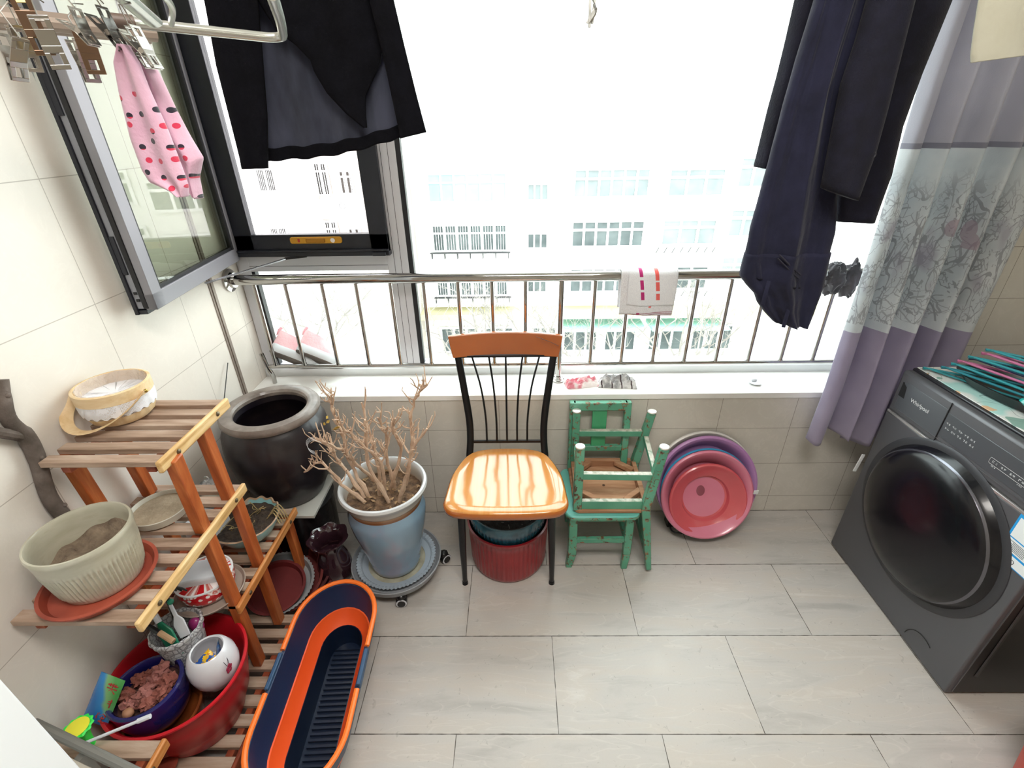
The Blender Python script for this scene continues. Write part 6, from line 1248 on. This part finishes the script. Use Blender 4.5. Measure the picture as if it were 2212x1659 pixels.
def clip(a, c_, y, label, openw=0.010, m=CLM, face=0.0, m2=None):
    """sprung metal clothes peg from a (top) to c_ (mouth) given as (x,z)"""
    top = Vector((a[0], y, a[1])); bot = Vector((c_[0], y, c_[1])); ax = (bot - top); Lc = ax.length; ax.normalize(); mid = top.lerp(bot, 0.55)
    sd_ = Vector((ax.z, 0, -ax.x)); fn = Vector((0, 1, 0)); sd2 = (sd_ * math.cos(face) + fn * math.sin(face)).normalized(); fn2 = ax.cross(sd2)
    T_ = thing('clothes_clip', label, 'clothes clip', tuple(top), 'steel clips on the drying frame')
    for sg in (-1, 1):
        b = B(); P0 = top + sd2 * sg * openw; P1 = mid + sd2 * sg * 0.0028; P2 = bot + sd2 * sg * 0.0012
        w_ = 0.0085
        # strap outline with a slot near the finger end
        for Q0, Q1, s0, s1, wid in ((P0, P1, 0.0, 0.12, 1), (P0, P1, 0.12, 0.45, 0), (P0, P1, 0.45, 1.0, 1), (P1, P2, 0, 0.3, 1), (P1, P2, 0.3, 0.8, 0), (P1, P2, 0.8, 1, 1)):
            q0, q1 = Q0.lerp(Q1, s0), Q0.lerp(Q1, s1)
            if wid: b.bar(q0, q1, 0.0011, w_ * 2, fn2)
            else:
                for e in (-1, 1): b.bar(q0 + fn2 * e * w_ * 0.72, q1 + fn2 * e * w_ * 0.72, 0.0011, w_ * 0.56, fn2)
        b.build('jaw', m if sg < 0 or not m2 else m2, T_, smooth=False, bevel=0.0004)
    B().tube([mid - fn2 * 0.0075, mid + fn2 * 0.0075], 0.0028, 8).build('spring', CLM, T_)
    B().tube([top + sd2 * -openw, top + Vector((0, 0, 0.02)), Vector((top.x + 0.004, y + 0.01, 1.685))], 0.0007, 5).build('wire_link', CLM, T_)
    return T_
clip((-0.535, 1.668), (-0.536, 1.626), 0.63, 'steel clip nearest the cream wall, half out of the frame', 0.006, CLM, 0.6)
clip((-0.520, 1.655), (-0.530, 1.615), 0.60, 'wide-open steel clip beside the one nearest the wall', 0.012, CLM, 0.2)
clip((-0.512, 1.69), (-0.507, 1.640), 0.62, 'dark polished clip with a brassy rear jaw', 0.008, CLB, 0.9, CLD)
clip((-0.492, 1.672), (-0.488, 1.626), 0.61, 'long steel clip just before the open sash edge', 0.007, CLM, 0.9)
clip((-0.476, 1.655), (-0.474, 1.615), 0.63, 'small steel clip hanging behind the long one', 0.006, CLM, 0.3)
clip((-0.459, 1.664), (-0.459, 1.622), 0.62, 'bronze-tinted clip over the sash glass', 0.005, CLB, 1.0)
clip((-0.452, 1.672), (-0.436, 1.645), 0.60, 'silver clip splayed sideways beside the socks', 0.010, CLM, 0.0)
clip((-0.437, 1.678), (-0.420, 1.642), 0.62, 'dark steel clip gripping the pair of pink socks', 0.008, mat('clip_dark', '6f6c6a', 0.25, 0.95), 0.0)
clip((-0.421, 1.665), (-0.408, 1.628), 0.635, 'thin steel clip hanging empty behind the socks', 0.004, CLM, 0.0)
clip((-0.408, 1.662), (-0.390, 1.626), 0.62, 'bright silver clip farthest out under the bent tube', 0.007, CLM, 0.0)
cp_ = thing('plastic_clip', 'clear plastic peg dangling alone in the middle of the window', 'clothes clip', (0.116, 0.9, 1.69))
CLR = mat('clear_plastic', 'a9aaa6', 0.15, col2='d2d3d0', ns=60, coat=0.5)
B().bar((0.110, 0.9, 1.80), (0.113, 0.9, 1.695), 0.004, 0.010).bar((0.124, 0.9, 1.80), (0.117, 0.902, 1.70), 0.004, 0.010).bar((0.110, 0.899, 1.73), (0.125, 0.899, 1.745), 0.006, 0.004).bar((0.110, 0.898, 1.70), (0.122, 0.898, 1.72), 0.003, 0.006).build('peg_body', CLR, cp_, bevel=0.001)
B().tube(cr([(0.112, 0.896, 1.70), (0.122, 0.895, 1.715), (0.113, 0.895, 1.735), (0.124, 0.896, 1.755)], 5), 0.0012, 6).build('peg_spring', STEEL, cp_)
# ============================================================ OUTSIDE
structure(B().box(-60, 60, 2.2, 90, -13.2, -13.0).build('ground', mat('pale_ground', 'cfcac2', 0.9, col2='d8d4cd', ns=0.6), smooth=False))
WALLP = mat('pale_render', 'e6e4df', 0.9, col2='ecebe7', ns=0.5); YEL = mat('cream_band', 'b3ac86', 0.9); WGL = mat('far_glass', '3f4546', 0.5, col2='5a6060', ns=0.9, spec=0.15)
WGT = mat('far_glass_teal', '7fa09b', 0.5, col2='8a9c9a', ns=0.9, spec=0.15); WGLARE = mat('far_glass_glare', '6b7071', 0.5, col2='7a8080', ns=0.9, spec=0.15); FRW = mat('far_frame', 'e9e9e7', 0.6); GRL2 = mat('far_grille', '4a4a4b', 0.9, spec=0.1)
AB = thing('apartment_building', 'pale apartment block facing the balcony across the yard', 'building', (2, 31, -13))
B().box(-14, 24, 30.3, 38, -13, 14).build('wall', WALLP, AB, smooth=False)
FH = 2.82
def bwin(x0, x1, z0, z1, nx, Y, m, par, bars=0, topz=None, fr=0.05):
    o_ = B().box(x0, x1, Y - 0.06, Y, z0, z1).build('window', m, par, smooth=False)
    b = B()
    for i in range(nx + 1):
        x = x0 + (x1 - x0) * i / nx; b.box(x - fr, x + fr, Y - 0.10, Y - 0.05, z0, z1)
    for z in [z0, z1] + ([topz] if topz else []): b.box(x0 - fr * 1.3, x1 + fr * 1.3, Y - 0.13, Y - 0.05, z - fr, z + fr)
    b.build('window_frame', FRW, o_, smooth=False)
    if bars:
        b = B()
        for i in range(bars): x = x0 + (x1 - x0) * (i + 0.5) / bars; b.box(x - 0.012, x + 0.012, Y - 0.13, Y - 0.11, z0, z1)
        b.build('grille', FRW, o_, smooth=False)
    return o_
for k in range(-2, 4):
    mA = WGL if k <= 0 else (WGLARE if k == 1 else mat('far_glass_glare_white', '8b9090', 0.6));  # glass pales on the upper floors: sky glare painted into its colour
    zb_ = -5.25 + FH * k
    if k == -2 or k > 1: continue
    B().box(-5.4, -0.3, 29.6, 30.35, zb_ - 0.55, zb_ + 1.85).build('balcony', WALLP, AB, smooth=False)
    bwin(-5.1, -0.6, zb_ + 0.1, zb_ + 1.62, 6, 29.6, WGT if k == 1 else mA, AB, 30 if k <= 0 else 0, zb_ + 1.15, 0.05)
    b = B()
    for i in range(7): x = -5.2 + i * 0.78; b.box(x - 0.02, x + 0.02, 29.3, 29.6, zb_ - 0.35, zb_)
    b.box(-5.3, -0.4, 29.25, 29.6, zb_ - 0.01, zb_ + 0.01)
    if k <= 0: b.build('planter_shelf', GRL2, AB, smooth=False)
    bwin(0.66, 1.88, zb_ + 0.05, zb_ + 0.95, 3, 30.28, mA, AB)
    B().box(3.0, 7.9, 29.6, 30.35, zb_ - 0.3, zb_ + 2.0).build('balcony', WALLP, AB, smooth=False)
    bwin(3.3, 7.6, zb_ + 0.25, zb_ + 1.75, 6, 29.6, mA, AB, 0, zb_ + 1.25, 0.07)
    bwin(8.9, 12.15, zb_ + 0.15, zb_ + 1.65, 3, 30.28, WGLARE if k >= 0 else mA, AB, 0, zb_ + 1.2, 0.08)
    b = B()
    for i in range(8): x = 8.7 + i * 0.5; b.bar((x, 30.28, zb_ - 0.35), (x + 0.12, 30.2, zb_ + 0.0), 0.04, 0.04)
    if k <= 0: b.build('bracket_row', GRL2, AB, smooth=False)
    bwin(12.9, 16.2, zb_ + 0.6, zb_ + 2.2, 4, 30.28, WGLARE, AB, 0, zb_ + 1.7, 0.08)
# shops at street level
B().box(-12, 22, 28.8, 30.3, -9.35, -9.0).build('cream_canopy', YEL, AB, smooth=False)
B().box(2.9, 8.2, 28.5, 30.3, -10.15, -9.95).build('teal_awning', mat('aqua_awning', '8cbcb0', 0.7), AB, smooth=False)
B().box(8.6, 13.5, 28.5, 30.3, -10.15, -9.95).build('teal_awning', mat('aqua_awning', '8cbcb0', 0.7), AB, smooth=False)
for x0, x1 in ((-5.2, -2.6), (-2.2, -0.3), (1.0, 2.6), (3.1, 5.4), (5.9, 8.0), (8.9, 11.2), (11.8, 14.5)): bwin(x0, x1, -12.2, -10.4, 3, 30.2, WGL, AB, 0, None, 0.08)
# side block seen through the screened sash
SB = thing('brick_building', 'pale brick apartment block seen through the screened sash', 'building', (-10, 25, -13))
BRK = mat('pale_brick', 'a49b94', 0.9, col2='aea69e', ns=1.2)
B().box(-16, -9.95, 24.0, 30, -13, 14).build('wall', mat('pale_side_render', 'e3e0dc', 0.9), SB, smooth=False)
B().box(-9.5, -6.2, 24.4, 30, -13, 14).build('wall', BRK, SB, smooth=False)
B().box(-9.95, -9.5, 23.8, 24.5, -13, 14).build('downpipe_strip', FRW, SB, smooth=False)
for k in range(-1, 4):
    z = -0.95 + 2.6 * k
    bwin(-12.0, -11.2, z - 0.05, z + 0.9, 2, 23.98, mat('side_glass', '3d3a38', 0.5, spec=0.1), SB, 10, None, 0.04)
    bwin(-9.45, -8.85, z - 0.3, z + 1.1, 2, 24.38, mat('side_glass_b', '3f3d3b', 0.5, spec=0.1), SB, 6, z + 0.75, 0.04)
    bwin(-8.35, -7.75, z - 0.25, z + 0.75, 2, 24.38, mat('side_glass_c', '443f3b', 0.5, spec=0.1), SB, 4, z + 0.5, 0.04)
    ac = B().box(-8.6, -8.0, 24.0, 24.4, z - 0.95, z - 0.55).build('air_conditioner', mat('ac_white', 'dddcd9', 0.5), SB, smooth=False)
    B().tube([(-8.3 + 0.14 * math.cos(a), 23.99, z - 0.75 + 0.14 * math.sin(a)) for a in [2 * PI * i / 16 for i in range(16)]], 0.012, 5, closed=True).build('fan_ring', GRL2, ac)
# houses low left
# bare trees
TBK = mat('pale_bark', '77716c', 0.95, col2='88827c', ns=3, spec=0.1)
def tree(x, y, h, seed, label, spread=1.0):
    rnd = random.Random(seed); b = B(); tr_ = B()
    def grow(p_, d, L, r, lev, bb):
        n = 3; pts = [p_]; q = p_; dd = d.copy()
        for i in range(n):
            dd = (dd + Vector((rnd.uniform(-1, 1), rnd.uniform(-1, 1), rnd.uniform(-0.2, 0.5))) * 0.16).normalized(); q = q + dd * L / n; pts.append(q)
        bb.tube(pts, [r * (1 - 0.45 * i / n) for i in range(n + 1)], 5 if lev > 1 else 7)
        if lev >= 5: return
        for i in range(3 if lev < 4 else 4):
            t = rnd.choice(pts[1:]) if i else pts[-1]
            nd = (dd * 0.55 + Vector((rnd.uniform(-1, 1) * spread, rnd.uniform(-1, 1) * spread, rnd.uniform(-0.1, 0.8)))).normalized()
            grow(t, nd, L * rnd.uniform(0.55, 0.78), r * 0.55, lev + 1, b)
    T_ = thing('bare_tree', label, 'tree', (x, y, -13), 'bare trees in the yard')
    base = Vector((x, y, -13)); mid = base + Vector((0.1, 0, h * 0.55)); tr_.tube(cr([base, base + Vector((0.05, 0, h * 0.3)), mid], 4), [0.16 - 0.006 * i for i in range(9)], 9)
    for k in range(4):
        grow(mid, Vector((math.cos(k * 1.7 + seed) * 0.7 * spread, math.sin(k * 1.7 + seed) * 0.5, 0.9)).normalized(), h * 0.22, 0.075, 1, b)
    tr_.build('trunk', TBK, T_); b.build('branches', TBK, T_)
tree(2.1, 16, 9.6, 3, 'bare pale tree rising behind the steel centre post')
tree(-1.6, 17, 9.6, 8, 'bare pale tree behind the backrest of the dining chair', 1.2)
tree(6.4, 17, 9.8, 14, 'bare pale tree behind the rail before the hanging trousers')
tree(-8.2, 18, 9.8, 21, 'bare pale tree before the brick block beyond the screened sash')
